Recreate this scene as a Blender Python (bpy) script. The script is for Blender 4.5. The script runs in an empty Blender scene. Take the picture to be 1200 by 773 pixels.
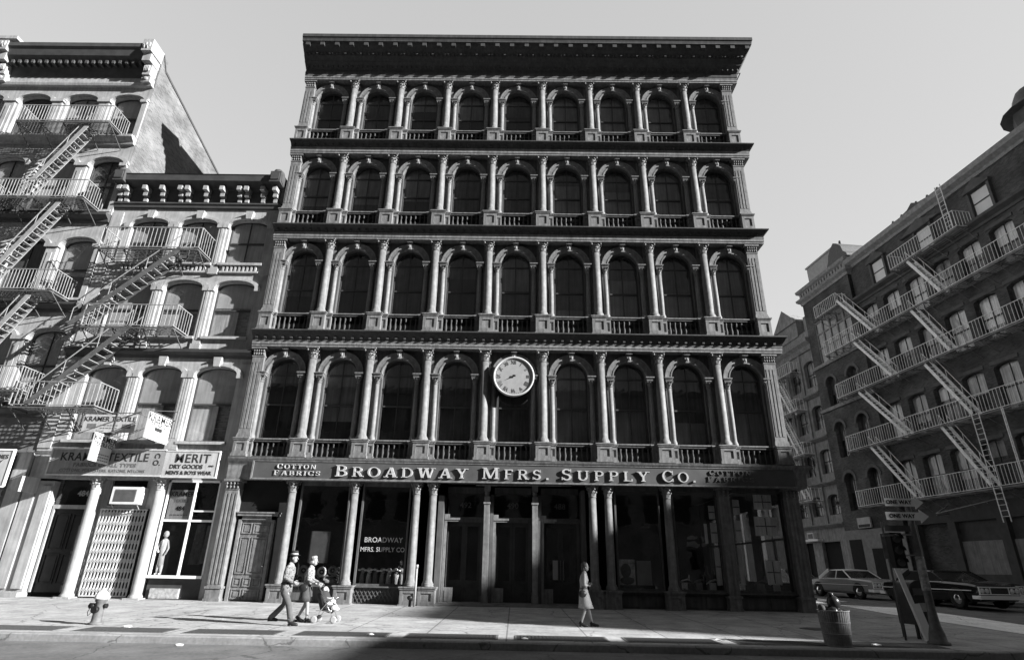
import bpy, bmesh, math, random
from mathutils import Vector, Matrix
random.seed(7)
R = math.radians
scene = bpy.context.scene
COL = scene.collection

# ------------------------------------------------------------------ camera
cd = bpy.data.cameras.new('camera'); cam = bpy.data.objects.new('camera', cd); COL.objects.link(cam)
def cam_axes(p, y, r):
    F = Vector((math.sin(y)*math.cos(p), math.cos(y)*math.cos(p), math.sin(p)))
    Rt = Vector((math.cos(y), -math.sin(y), 0)); U = Rt.cross(F)
    return (Rt*math.cos(r)+U*math.sin(r)), (U*math.cos(r)-Rt*math.sin(r)), F
rt, up, fw = cam_axes(R(22.21), R(-.67), R(1.07))
m = Matrix((rt, up, -fw)).transposed().to_4x4(); m.translation = (.17, -24.2, 1.33)
cam.matrix_world = m
cd.sensor_width = 36; cd.lens = 36*683.7/1200; cd.clip_start = .1; cd.clip_end = 3000
scene.camera = cam

# ------------------------------------------------------------------ light
SUN = Vector((-1, .35, -.42)).normalized(); SKYK = 1.22
w = bpy.data.worlds.new('World'); scene.world = w; w.use_nodes = True
nt = w.node_tree; bg = nt.nodes['Background']
sky = nt.nodes.new('ShaderNodeTexSky'); sky.sky_type = 'NISHITA'; sky.sun_disc = False
sky.sun_elevation = math.asin(-SUN.z); sky.sun_rotation = math.atan2(-SUN.x, -SUN.y)
sky.air_density = 1.0; sky.dust_density = .6; sky.ozone_density = 1.0
bw = nt.nodes.new('ShaderNodeRGBToBW')
nt.links.new(sky.outputs[0], bw.inputs[0])
# sky light shaped by direction: raised to the north, dimmed to the south
wtc = nt.nodes.new('ShaderNodeTexCoord'); wsp = nt.nodes.new('ShaderNodeSeparateXYZ'); wmr = nt.nodes.new('ShaderNodeMapRange'); wmr.interpolation_type = 'SMOOTHSTEP'
wmr.inputs[1].default_value = -.25; wmr.inputs[2].default_value = .45; wmr.inputs[3].default_value = .27; wmr.inputs[4].default_value = 1.25
wmu = nt.nodes.new('ShaderNodeMath'); wmu.operation = 'MULTIPLY'
nt.links.new(wtc.outputs['Generated'], wsp.inputs[0]); nt.links.new(wsp.outputs[1], wmr.inputs[0])
wpw = nt.nodes.new('ShaderNodeMath'); wpw.operation = 'POWER'; wpw.inputs[1].default_value = .28; wm3 = nt.nodes.new('ShaderNodeMath'); wm3.operation = 'MULTIPLY'; wm3.inputs[1].default_value = SKYK
nt.links.new(bw.outputs[0], wpw.inputs[0]); nt.links.new(wpw.outputs[0], wm3.inputs[0]); nt.links.new(wm3.outputs[0], wmu.inputs[0]); nt.links.new(wmr.outputs[0], wmu.inputs[1]); nt.links.new(wmu.outputs[0], bg.inputs[0])
bg.inputs[1].default_value = .10
sl = bpy.data.lights.new('sun', 'SUN'); so = bpy.data.objects.new('sun', sl); COL.objects.link(so)
sl.energy = 3.8; sl.angle = R(.5)
so.rotation_euler = SUN.to_track_quat('-Z', 'Y').to_euler()
vs = scene.view_settings; vs.view_transform = 'Standard'; vs.look = 'None'; vs.exposure = 1.92; vs.gamma = 1
scene.render.resolution_x = 1024; scene.render.resolution_y = 659

# ------------------------------------------------------------------ materials (monochrome, as the film is)
MC = {}
def mat(name, g, rough=.8, var=.25, scale=3.0, bump=0, bscale=40, metal=0, spec=.3, streak=0, emit=0, g2=None):
    if name in MC: return MC[name]
    M = bpy.data.materials.new(name); M.use_nodes = True
    n = M.node_tree.nodes; l = M.node_tree.links; p = n['Principled BSDF']
    p.inputs['Roughness'].default_value = rough; p.inputs['Metallic'].default_value = metal
    p.inputs['Specular IOR Level'].default_value = spec
    tc = n.new('ShaderNodeTexCoord')
    no = n.new('ShaderNodeTexNoise'); no.inputs['Scale'].default_value = scale; no.inputs['Detail'].default_value = 8; no.inputs['Roughness'].default_value = .65
    l.new(tc.outputs['Object'], no.inputs['Vector'])
    mr = n.new('ShaderNodeMapRange'); mr.inputs[1].default_value = .3; mr.inputs[2].default_value = .7
    mr.inputs[3].default_value = g*(1-var); mr.inputs[4].default_value = g*(1+var)
    l.new(no.outputs['Fac'], mr.inputs[0]); last = mr.outputs[0]
    if streak:
        mp = n.new('ShaderNodeMapping'); mp.inputs['Scale'].default_value = (6, 6, .35)
        n2 = n.new('ShaderNodeTexNoise'); n2.inputs['Scale'].default_value = 1.6; n2.inputs['Detail'].default_value = 6
        l.new(tc.outputs['Object'], mp.inputs[0]); l.new(mp.outputs[0], n2.inputs['Vector'])
        m2 = n.new('ShaderNodeMapRange'); m2.inputs[1].default_value = .35; m2.inputs[2].default_value = .65
        m2.inputs[3].default_value = 1-streak; m2.inputs[4].default_value = 1.05
        l.new(n2.outputs['Fac'], m2.inputs[0])
        mu = n.new('ShaderNodeMath'); mu.operation = 'MULTIPLY'; l.new(last, mu.inputs[0]); l.new(m2.outputs[0], mu.inputs[1]); last = mu.outputs[0]
    cb = n.new('ShaderNodeCombineColor')
    for i in range(3): l.new(last, cb.inputs[i])
    l.new(cb.outputs[0], p.inputs['Base Color'])
    if bump:
        n3 = n.new('ShaderNodeTexNoise'); n3.inputs['Scale'].default_value = bscale; n3.inputs['Detail'].default_value = 4
        l.new(tc.outputs['Object'], n3.inputs['Vector'])
        b = n.new('ShaderNodeBump'); b.inputs['Strength'].default_value = bump; b.inputs['Distance'].default_value = .02
        l.new(n3.outputs['Fac'], b.inputs['Height']); l.new(b.outputs[0], p.inputs['Normal'])
    MC[name] = M; return M
def brick_mat(name, g, mortar, axis='XZ', bw_=.22, rh=.075, var=.3, vertical=True):
    M = bpy.data.materials.new(name); M.use_nodes = True
    n = M.node_tree.nodes; l = M.node_tree.links; p = n['Principled BSDF']; p.inputs['Roughness'].default_value = .9
    p.inputs['Specular IOR Level'].default_value = .15
    tc = n.new('ShaderNodeTexCoord'); sp = n.new('ShaderNodeSeparateXYZ'); cb = n.new('ShaderNodeCombineXYZ')
    l.new(tc.outputs['Object'], sp.inputs[0])
    ad = n.new('ShaderNodeMath'); ad.operation = 'ADD'; l.new(sp.outputs[0], ad.inputs[0]); l.new(sp.outputs[1], ad.inputs[1])
    l.new(ad.outputs[0], cb.inputs[0]); l.new(sp.outputs[2], cb.inputs[1])
    br = n.new('ShaderNodeTexBrick'); br.inputs['Scale'].default_value = 1; br.inputs['Brick Width'].default_value = bw_; br.inputs['Row Height'].default_value = rh
    br.inputs['Mortar Size'].default_value = .008
    br.inputs['Color1'].default_value = (g*(1-var),)*3+(1,); br.inputs['Color2'].default_value = (g*(1+var),)*3+(1,); br.inputs['Mortar'].default_value = (mortar,)*3+(1,)
    l.new(cb.outputs[0], br.inputs['Vector'])
    no = n.new('ShaderNodeTexNoise'); no.inputs['Scale'].default_value = .7; no.inputs['Detail'].default_value = 7
    l.new(tc.outputs['Object'], no.inputs['Vector'])
    mr = n.new('ShaderNodeMapRange'); mr.inputs[1].default_value = .3; mr.inputs[2].default_value = .7; mr.inputs[3].default_value = .6; mr.inputs[4].default_value = 1.25
    l.new(no.outputs['Fac'], mr.inputs[0])
    vm = n.new('ShaderNodeVectorMath'); vm.operation = 'SCALE'; l.new(br.outputs['Color'], vm.inputs[0]); l.new(mr.outputs[0], vm.inputs['Scale'])
    l.new(vm.outputs[0], p.inputs['Base Color'])
    b = n.new('ShaderNodeBump'); b.inputs['Strength'].default_value = .4; b.inputs['Distance'].default_value = .01; b.invert = True
    l.new(br.outputs['Fac'], b.inputs['Height']); l.new(b.outputs[0], p.inputs['Normal'])
    MC[name] = M; return M
def glass_mat(name, tint=.75, refl=1.0):
    M = bpy.data.materials.new(name); M.use_nodes = True
    n = M.node_tree.nodes; l = M.node_tree.links; n.remove(n['Principled BSDF']); o = n['Material Output']
    tr = n.new('ShaderNodeBsdfTransparent'); tr.inputs[0].default_value = (tint,)*3+(1,)
    gl = n.new('ShaderNodeBsdfGlossy'); gl.inputs['Roughness'].default_value = .02; gl.inputs[0].default_value = (refl,)*3+(1,)
    geo = n.new('ShaderNodeNewGeometry'); dt = n.new('ShaderNodeVectorMath'); dt.operation = 'DOT_PRODUCT'
    l.new(geo.outputs['Incoming'], dt.inputs[0]); l.new(geo.outputs['Normal'], dt.inputs[1])
    def mth(op, a, b=None):
        q = n.new('ShaderNodeMath'); q.operation = op
        l.new(a, q.inputs[0]) if not isinstance(a, float) else setattr(q.inputs[0], 'default_value', a)
        if b is not None: l.new(b, q.inputs[1]) if not isinstance(b, float) else setattr(q.inputs[1], 'default_value', b)
        return q.outputs[0]
    # Schlick reflectance, the same from both sides of the pane
    F_ = mth('ADD', mth('MULTIPLY', mth('POWER', mth('SUBTRACT', 1.0, mth('ABSOLUTE', dt.outputs['Value'])), 5.0), .94), .06)
    tc = n.new('ShaderNodeTexCoord'); no = n.new('ShaderNodeTexNoise'); no.inputs['Scale'].default_value = 1.3
    b = n.new('ShaderNodeBump'); b.inputs['Strength'].default_value = .12; b.inputs['Distance'].default_value = .05
    l.new(tc.outputs['Object'], no.inputs['Vector']); l.new(no.outputs['Fac'], b.inputs['Height']); l.new(b.outputs[0], gl.inputs['Normal'])
    mx = n.new('ShaderNodeMixShader'); l.new(F_, mx.inputs[0]); l.new(tr.outputs[0], mx.inputs[1]); l.new(gl.outputs[0], mx.inputs[2])
    l.new(mx.outputs[0], o.inputs[0]); MC[name] = M; return M

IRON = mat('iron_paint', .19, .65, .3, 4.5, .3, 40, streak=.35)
IRON_SHADED = mat('shaded_iron_paint', .095, .7, .25, 2.5, .15, 60, streak=.3)  # same paint as the columns, darkened: wall shade put into the colour
CORN = mat('cornice_paint', .06, .7, .25, 2.5, streak=.3)
SIGNB = mat('sign_board_paint', .075, .6, .2, 2)
WHITE = mat('white_paint', .78, .6, .08, 5)
LETTER = mat('letter_paint', .42, .6, .25, 9)
BLACK = mat('black_paint', .012, .5, .3, 5)
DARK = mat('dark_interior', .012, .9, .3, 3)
SASH = mat('sash_paint', .05, .6, .3, 5)
BLIND = mat('window_blind', .075, .8, .35, 1.2, streak=.3)
BLINDR = mat('grey_window_blind', .38, .8, .25, 1.2, streak=.3)
BLIND2 = mat('dusty_window_blind', .16, .8, .35, 1.6, streak=.4)
BLINDL = mat('light_window_blind', .36, .85, .15, 1.5, streak=.15)
CURTAIN = mat('pale_curtain', .45, .85, .2, 2, streak=.4)
STONE = mat('pale_stone', .35, .85, .2, 1.8, .25, 30, streak=.22)
STONE2 = mat('weathered_stone', .33, .85, .25, 1.4, .25, 30, streak=.25)
STONED = mat('dark_painted_cornice', .06, .7, .3, 2)
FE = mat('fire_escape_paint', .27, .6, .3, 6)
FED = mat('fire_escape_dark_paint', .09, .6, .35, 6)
GLASS = glass_mat('shop_glass', .85)
UGLASS = glass_mat('upper_glass', .55); CLEAR = glass_mat('clear_glass', .9)
CHROME = mat('chrome', .75, .15, .05, 5, metal=1)
RUBBER = mat('rubber', .02, .8)

def concrete(name, g, joints=None, var=.2):
    M = mat(name, g, .92, var, 1.2, .35, 90)
    n = M.node_tree.nodes; l = M.node_tree.links; p = n['Principled BSDF']
    lk = p.inputs['Base Color'].links[0]; src = lk.from_socket
    tc = n.new('ShaderNodeTexCoord')
    no = n.new('ShaderNodeTexNoise'); no.inputs['Scale'].default_value = 14; no.inputs['Detail'].default_value = 6
    l.new(tc.outputs['Object'], no.inputs['Vector'])
    mr = n.new('ShaderNodeMapRange'); mr.inputs[1].default_value = .25; mr.inputs[2].default_value = .75; mr.inputs[3].default_value = .78; mr.inputs[4].default_value = 1.18
    l.new(no.outputs['Fac'], mr.inputs[0])
    vm = n.new('ShaderNodeVectorMath'); vm.operation = 'SCALE'; l.new(src, vm.inputs[0]); l.new(mr.outputs[0], vm.inputs['Scale']); out = vm.outputs[0]
    if joints:
        br = n.new('ShaderNodeTexBrick'); br.offset = 0; br.inputs['Scale'].default_value = 1
        br.inputs['Brick Width'].default_value = joints[0]; br.inputs['Row Height'].default_value = joints[1]; br.inputs['Mortar Size'].default_value = .02
        br.inputs['Color1'].default_value = (1, 1, 1, 1); br.inputs['Color2'].default_value = (.86, .86, .86, 1); br.inputs['Mortar'].default_value = (.45, .45, .45, 1)
        l.new(tc.outputs['Object'], br.inputs['Vector'])
        v2 = n.new('ShaderNodeVectorMath'); v2.operation = 'MULTIPLY'; l.new(out, v2.inputs[0]); l.new(br.outputs['Color'], v2.inputs[1]); out = v2.outputs[0]
    wn = n.new('ShaderNodeTexNoise'); wn.inputs['Scale'].default_value = 3; wn.inputs['Detail'].default_value = 5; l.new(tc.outputs['Object'], wn.inputs['Vector'])
    va = n.new('ShaderNodeVectorMath'); va.operation = 'SCALE'; va.inputs['Scale'].default_value = .35; l.new(wn.outputs['Color'], va.inputs[0])
    vb = n.new('ShaderNodeVectorMath'); vb.operation = 'ADD'; l.new(tc.outputs['Object'], vb.inputs[0]); l.new(va.outputs[0], vb.inputs[1])
    vo = n.new('ShaderNodeTexVoronoi'); vo.feature = 'DISTANCE_TO_EDGE'; vo.inputs['Scale'].default_value = .38; l.new(vb.outputs[0], vo.inputs['Vector'])
    mc = n.new('ShaderNodeMapRange'); mc.inputs[1].default_value = .002; mc.inputs[2].default_value = .008; mc.inputs[3].default_value = .5; mc.inputs[4].default_value = 1; l.new(vo.outputs['Distance'], mc.inputs[0])
    vs2 = n.new('ShaderNodeTexVoronoi'); vs2.inputs['Scale'].default_value = 2.2; l.new(tc.outputs['Object'], vs2.inputs['Vector'])
    ms2 = n.new('ShaderNodeMapRange'); ms2.inputs[1].default_value = .05; ms2.inputs[2].default_value = .10; ms2.inputs[3].default_value = .55; ms2.inputs[4].default_value = 1; l.new(vs2.outputs['Distance'], ms2.inputs[0])
    mm = n.new('ShaderNodeMath'); mm.operation = 'MULTIPLY'; l.new(mc.outputs[0], mm.inputs[0]); l.new(ms2.outputs[0], mm.inputs[1])
    v3 = n.new('ShaderNodeVectorMath'); v3.operation = 'SCALE'; l.new(out, v3.inputs[0]); l.new(mm.outputs[0], v3.inputs['Scale']); out = v3.outputs[0]
    l.new(out, p.inputs['Base Color']); return M
ASPH = concrete('asphalt', .15, var=.3)
WALK = concrete('sidewalk_concrete', .40, (1.9, 1.9), var=.32)
KERB = concrete('kerb_stone', .27)
LIGHTC = concrete('pale_strip_surface', .85)

# ------------------------------------------------------------------ mesh helpers
class MB:
    def __init__(s): s.v = []; s.f = []; s.sm = []; s.flat = False
    def add(s, vs_, fs, smooth=False):
        b = len(s.v); s.v += [tuple(v) for v in vs_]; s.f += [tuple(i+b for i in f) for f in fs]; s.sm += [smooth]*len(fs); return s
    def box(s, x0, x1, y0, y1, z0, z1):
        if x0 > x1: x0, x1 = x1, x0
        if y0 > y1: y0, y1 = y1, y0
        if z0 > z1: z0, z1 = z1, z0
        v = [(x, y, z) for z in (z0, z1) for y in (y0, y1) for x in (x0, x1)]
        return s.add(v, [(0, 2, 3, 1), (4, 5, 7, 6), (0, 1, 5, 4), (2, 6, 7, 3), (0, 4, 6, 2), (1, 3, 7, 5)])
    def bar(s, a, b, w=.03, h=None, upv=(0, 0, 1)):
        a = Vector(a); b = Vector(b); h = h or w; d = (b-a)
        if d.length < 1e-6: return s
        d.normalize(); u = Vector(upv)
        if abs(d.dot(u)) > .98: u = Vector((1, 0, 0))
        x = d.cross(u).normalized(); y = x.cross(d)
        v = []
        for p in (a, b):
            for i, j in ((-1, -1), (1, -1), (1, 1), (-1, 1)): v.append(p+x*(i*w/2)+y*(j*h/2))
        return s.add(v, [(0, 1, 2, 3), (7, 6, 5, 4), (0, 4, 5, 1), (1, 5, 6, 2), (2, 6, 7, 3), (3, 7, 4, 0)])
    def tube(s, pts, r, n=8, cap=True):
        pts = [Vector(p) for p in pts]; rs = r if isinstance(r, (list, tuple)) else [r]*len(pts); vs_ = []; fs = []
        ref = None
        for i, p in enumerate(pts):
            d = (pts[min(i+1, len(pts)-1)]-pts[max(i-1, 0)]).normalized()
            if ref is None: ref = Vector((0, 0, 1)) if abs(d.z) < .9 else Vector((1, 0, 0))
            x = d.cross(ref).normalized(); y = x.cross(d).normalized(); ref = y
            for k in range(n):
                a = 2*math.pi*k/n; vs_.append(p+x*math.cos(a)*rs[i]+y*math.sin(a)*rs[i])
        for i in range(len(pts)-1):
            for k in range(n): fs.append((i*n+k, i*n+(k+1) % n, (i+1)*n+(k+1) % n, (i+1)*n+k))
        s.add(vs_, fs, True)
        if cap:
            b = len(s.v)-len(vs_)
            s.f.append(tuple(b+k for k in range(n))[::-1]); s.sm.append(False)
            s.f.append(tuple(b+(len(pts)-1)*n+k for k in range(n))); s.sm.append(False)
        return s
    def lathe(s, prof, cx=0, cy=0, n=16, smooth=True, a0=0, squash=1):
        vs_ = []; fs = []
        for r, z in prof:
            for k in range(n):
                a = a0+2*math.pi*k/n; vs_.append((cx+r*math.cos(a), cy+r*math.sin(a)*squash, z))
        m_ = len(prof)
        for i in range(m_-1):
            for k in range(n): fs.append((i*n+k, i*n+(k+1) % n, (i+1)*n+(k+1) % n, (i+1)*n+k))
        s.add(vs_, fs, smooth); b = len(s.v)-len(vs_)
        s.f.append(tuple(b+k for k in range(n))[::-1]); s.sm.append(False)
        s.f.append(tuple(b+(m_-1)*n+k for k in range(n))); s.sm.append(False)
        return s
    def prism(s, poly, y0, y1):      # polygon in x,z extruded in y
        n = len(poly); v = [(x, y0, z) for x, z in poly]+[(x, y1, z) for x, z in poly]
        fs = [tuple(range(n)), tuple(range(n, 2*n))[::-1]]+[(i, i+n, (i+1) % n+n, (i+1) % n) for i in range(n)]
        return s.add(v, fs)
    def prismz(s, poly, z0, z1):
        n = len(poly); v = [(x, y, z0) for x, y in poly]+[(x, y, z1) for x, y in poly]
        fs = [tuple(range(n))[::-1], tuple(range(n, 2*n))]+[(i, (i+1) % n, (i+1) % n+n, i+n) for i in range(n)]
        return s.add(v, fs)
    def sweep(s, prof, path, closed_ends=True):   # prof: (out, z); path: xy points, outward = right of travel
        P = [Vector((p[0], p[1])) for p in path]; rings = []
        for i, p in enumerate(P):
            ns = []
            if i > 0: d = (p-P[i-1]).normalized(); ns.append(Vector((d.y, -d.x)))
            if i < len(P)-1: d = (P[i+1]-p).normalized(); ns.append(Vector((d.y, -d.x)))
            nn = ns[0] if len(ns) == 1 else (ns[0]+ns[1])/(1+ns[0].dot(ns[1]))
            rings.append([(p.x+nn.x*o, p.y+nn.y*o, z) for o, z in prof])
        n = len(prof); v = [q for r_ in rings for q in r_]; fs = []
        for i in range(len(P)-1):
            for k in range(n): k2 = (k+1) % n; fs.append((i*n+k, (i+1)*n+k, (i+1)*n+k2, i*n+k2))
        fs.append(tuple(range(n))); fs.append(tuple(range((len(P)-1)*n, len(P)*n))[::-1])
        return s.add(v, fs)
    def blob(s, c, r, n=10, m_=7):
        cx, cy, cz = c; rx, ry, rz = r if isinstance(r, (tuple, list)) else (r, r, r); vs_ = []; fs = []
        for i in range(m_+1):
            t = math.pi*i/m_
            for k in range(n):
                a = 2*math.pi*k/n; vs_.append((cx+rx*math.sin(t)*math.cos(a), cy+ry*math.sin(t)*math.sin(a), cz-rz*math.cos(t)))
        for i in range(m_):
            for k in range(n): fs.append((i*n+k, i*n+(k+1) % n, (i+1)*n+(k+1) % n, (i+1)*n+k))
        return s.add(vs_, fs, True)
    def xf(s, M):
        s.v = [tuple(M @ Vector(v)) for v in s.v]; return s
    def mesh(s, name, material, fix=True):
        me = bpy.data.meshes.new(name); me.from_pydata(s.v, [], s.f)
        me.polygons.foreach_set('use_smooth', s.sm); me.materials.append(material)
        if fix and not s.flat:
            b = bmesh.new(); b.from_mesh(me); bmesh.ops.remove_doubles(b, verts=b.verts, dist=1e-6); bmesh.ops.recalc_face_normals(b, faces=b.faces); b.to_mesh(me); b.free()
        me.update(); return me
    def build(s, name, material, parent=None, loc=None, rz=0):
        o = bpy.data.objects.new(name, s.mesh(name, material)); COL.objects.link(o)
        if parent: o.parent = parent
        if loc: o.location = loc
        if rz: o.rotation_euler[2] = rz
        return o
def tag(o, label=None, cat=None, group=None, kind=None):
    if label: o['label'] = label
    if cat: o['category'] = cat
    if group: o['group'] = group
    if kind: o['kind'] = kind
    return o
def thing(name, label, cat, loc=(0, 0, 0), rz=0, group=None):
    o = bpy.data.objects.new(name, None); COL.objects.link(o); o.empty_display_size = .3
    o.location = loc; o.rotation_euler[2] = rz; return tag(o, label, cat, group)
def inst(src, parent, loc):
    o = src.copy(); COL.objects.link(o); o.parent = parent; o.location = loc; return o
def text_mesh(body, size, depth=.01, bold=0, spacing=1.0, align='CENTER', sx=1.0):
    cu = bpy.data.curves.new('t', 'FONT'); cu.body = body; cu.size = size; cu.extrude = depth/2; cu.offset = bold
    cu.align_x = align; cu.align_y = 'CENTER'; cu.space_character = spacing; cu.resolution_u = 3
    ob = bpy.data.objects.new('t', cu); COL.objects.link(ob)
    dg = bpy.context.evaluated_depsgraph_get(); dg.update()
    me = bpy.data.meshes.new_from_object(ob.evaluated_get(dg)); bpy.data.objects.remove(ob); bpy.data.curves.remove(cu)
    for v in me.vertices: v.co = Vector((v.co.x*sx, -v.co.z, v.co.y))
    return me
def text(name, body, size, loc, material, parent, depth=.01, bold=0, spacing=1.0, align='CENTER', rz=0, sx=1.0, tilt=0):
    me = text_mesh(body, size, depth, bold, spacing, align, sx); me.name = name
    me.materials.clear(); me.materials.append(material)
    o = bpy.data.objects.new(name, me); COL.objects.link(o); o.parent = parent; o.location = loc; o.rotation_euler = (0, tilt, rz)
    return o

# ------------------------------------------------------------------ ground
def zs(x, y):
    t = min(1, max(0, (y+10)/12)); t = t*t*(3-2*t); return -.30+.26*t+(min(.14, .03*(y-2)) if y > 2 else 0)
def zw(y): return .0152*y if y < 0 else min(.24, .03*y)
mb = MB(); xs = [-400, -120, -60, -30, 0, 8, 12, 16, 20, 25, 30, 40, 60, 120, 400]; ys = [-300, -100, -40, -25, -15, -12, -10, -9, -8, -7, -6, -5, -4, -3, -2, -1, 0, 1, 2, 5, 10, 30, 80, 200, 600]
V = [(x, y, zs(x, y)) for y in ys for x in xs]; nx = len(xs)
mb.add(V, [(j*nx+i, j*nx+i+1, (j+1)*nx+i+1, (j+1)*nx+i) for j in range(len(ys)-1) for i in range(nx-1)])
tag(mb.build('road', ASPH), 'dark asphalt roadway of the avenue and the side street', 'road', kind='structure')
# near sidewalk with rounded corner
CXE = 14.2; RAD = 4.2; YK = -10.0
def walk_outline(inset):
    o = [(-60, YK+inset)]
    c = (CXE-RAD, YK+RAD)
    for k in range(0, 13):
        a = -math.pi/2+math.pi/2*k/12; o.append((c[0]+(RAD-inset)*math.cos(a), c[1]+(RAD-inset)*math.sin(a)))
    o.append((CXE-inset, 0)); o.append((CXE-inset, 70)); return o
out = walk_outline(0); inn = walk_outline(.18)
mb = MB(); n = len(inn)
top = [(x, y, zw(y)+.004) for x, y in inn]
back = [(-60, .3, 0), ] + [(x, .3 if k < n-1 else 70, 0) for k, (x, y) in enumerate(inn)]
rows = []
for (x, y) in inn: rows.append((x, y))
strip = []
# sidewalk sheet as columns of quads from kerb to building line
N_ = []
for i, (x, y) in enumerate(inn[:-1]):
    N_.append((x, y))
for i in range(len(N_)-1):
    (xa, ya), (xb, yb) = N_[i], N_[i+1]
    ks = 8
    for k in range(ks):
        def P(x, y, t): yy = y+(.4-y)*t; return (x, yy, zw(yy)+.004)
        if abs(xb-xa) > 1e-4:
            mb.add([P(xa, ya, k/ks), P(xb, yb, k/ks), P(xb, yb, (k+1)/ks), P(xa, ya, (k+1)/ks)], [(0, 1, 2, 3)])
mb.add([(11.2, .4, zw(.4)+.004), (CXE-.18, .4, zw(.4)+.004), (CXE-.18, 8, .244), (11.2, 8, .244), (CXE-.18, 70, .244), (11.2, 70, .244)], [(0, 1, 2, 3), (3, 2, 4, 5)])
tag(mb.build('sidewalk', WALK), 'broad pale concrete sidewalk in front of the shops', 'sidewalk', kind='structure')
mb = MB()
def sub(path):
    o = []
    for (a, b) in zip(path[:-1], path[1:]):
        L = math.hypot(b[0]-a[0], b[1]-a[1]); k = max(1, int(L/2.0))
        for j in range(k): o.append((a[0]+(b[0]-a[0])*j/k, a[1]+(b[1]-a[1])*j/k))
    o.append(path[-1]); return o
so_, si_ = [], []
for (a, b, c, d) in zip(out[:-1], out[1:], inn[:-1], inn[1:]):
    L = math.hypot(b[0]-a[0], b[1]-a[1]); k = max(1, int(L/2.0))
    for j in range(k):
        t = j/k; so_.append((a[0]+(b[0]-a[0])*t, a[1]+(b[1]-a[1])*t)); si_.append((c[0]+(d[0]-c[0])*t, c[1]+(d[1]-c[1])*t))
so_.append(out[-1]); si_.append(inn[-1]); V = []; Fq = []
for (a, c) in zip(so_, si_):
    z = zw(a[1]); V += [(a[0], a[1], zs(*a)-.1), (a[0], a[1], z-.02), (a[0]+(c[0]-a[0])*.15, a[1]+(c[1]-a[1])*.15, z+.006), (c[0], c[1], zw(c[1])+.006), (c[0], c[1], z-.3)]
for i in range(len(so_)-1):
    for k in range(4): Fq.append((i*5+k, (i+1)*5+k, (i+1)*5+k+1, i*5+k+1))
mb.add(V, Fq); tag(mb.build('kerb', KERB), 'worn stone kerb along the sidewalk', 'kerb', kind='structure')
# pale strip in the side street
mb = MB()
pts = [(-9.2, 13.2, 15.6), (-6, 14.6, 16.6), (-3, 14.6, 17.2), (0, 14.6, 17.2), (4, 14.5, 17.2), (10, 14.3, 16.8), (60, 14.3, 16.8)]
V = []
for y, a, b in pts[1:]: V += [(a, y, zs(a, y)+.006), (b, y, zs(b, y)+.006)]
mb.add(V, [(2*i, 2*i+1, 2*i+3, 2*i+2) for i in range(len(V)//2-1)])
tag(mb.build('pale_strip', LIGHTC), 'pale concrete strip along the side street kerb', 'pavement', kind='structure')  # simply a pale strip over the road surface
# far side pavement of the side street and the pavement behind the camera
P0 = Vector((30.05, 0, 0)); DR = Vector((-.11, 1, 0)).normalized(); NR = Vector((DR.y, -DR.x, 0)); RZ = math.atan2(-DR.y, -DR.x)
mb = MB(); a = P0-DR*9; b = P0+DR*120
mb.prismz([tuple((a-NR*4.4)[:2]), tuple((a+NR*.5)[:2]), tuple((b+NR*.5)[:2]), tuple((b-NR*4.4)[:2])], -.4, .22)
tag(mb.build('far_sidewalk', concrete('far_walk_concrete', .3, (2, 2))), 'sidewalk in front of the brick building across the side street', 'sidewalk', kind='structure')
MB().box(-80, 90, -27.2, -22.6, -.6, -.15).build('near_sidewalk', WALK)['kind'] = 'structure'
# vault light panels: each a countable iron panel
VP = mat('vault_panel_iron', .06, .6, .4, 20, .5, 60)
VF = mat('vault_frame_iron', .16, .6, .3, 10)
def vault(x, first=[None]):
    y0, y1 = -9.55, -8.75
    if first[0] is None:
        f = MB(); z = lambda y: zw(y)
        f.box(-1.06, 1.06, -.42, .42, -.01, .008)
        g = MB()
        for k in range(24):
            xx = -.98+1.96*k/23; g.box(xx-.028, xx+.028, -.36, .36, .0075, .014)
        r = thing('vault_panel', '', 'vault panel'); fo = f.build('frame', VF, r); go = g.build('grating', VP, r)
        base = MB().box(-1.0, 1.0, -.37, .37, .004, .0095).build('panel', BLACK, r); first[0] = r
    else:
        src = first[0]; r = src.copy(); COL.objects.link(r)
        for c in list(src.children):
            d = c.copy(); COL.objects.link(d); d.parent = r
    r.location = (x, (y0+y1)/2, zw(-9.15)+.006); r.rotation_euler = (math.atan(.0152), 0, 0)
    r['group'] = 'iron vault panels set in the sidewalk along the kerb'; return r
where = {-7: 'between hydrant and shop doors', }
vx = [i*2.5-11.25 for i in range(-1, 9)]
vlab = ['nearest the white-capped hydrant, left end of the row', 'in front of the pilaster by the panelled door', 'in front of the panelled side door', "left of the walking couple's feet", "just ahead of the stroller", 'in front of the shop standpipe', 'below the left entrance door 492', 'below the middle entrance door', 'below the walking woman in the pale dress', 'right of the woman in the pale dress']
for x, lb in zip(vx, vlab): vault(x)['label'] = 'dark iron grating panel in sidewalk, '+lb
vault(7.9)['label'] = 'dark iron grating panel in sidewalk, beside the trash basket'
# small details on the ground
MAN = mat('cover_iron', .09, .5, .4, 30)
mb = MB(); mb.lathe([(.42, 0), (.42, .008), (.36, .012), (.33, .008), (.1, .009)], 0, 0, 24)
tag(mb.build('manhole_cover', MAN, None, (8.6, -5.9, zw(-5.9)+.003)), 'round dark iron cover in the sidewalk behind the trash basket', 'manhole cover')

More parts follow.
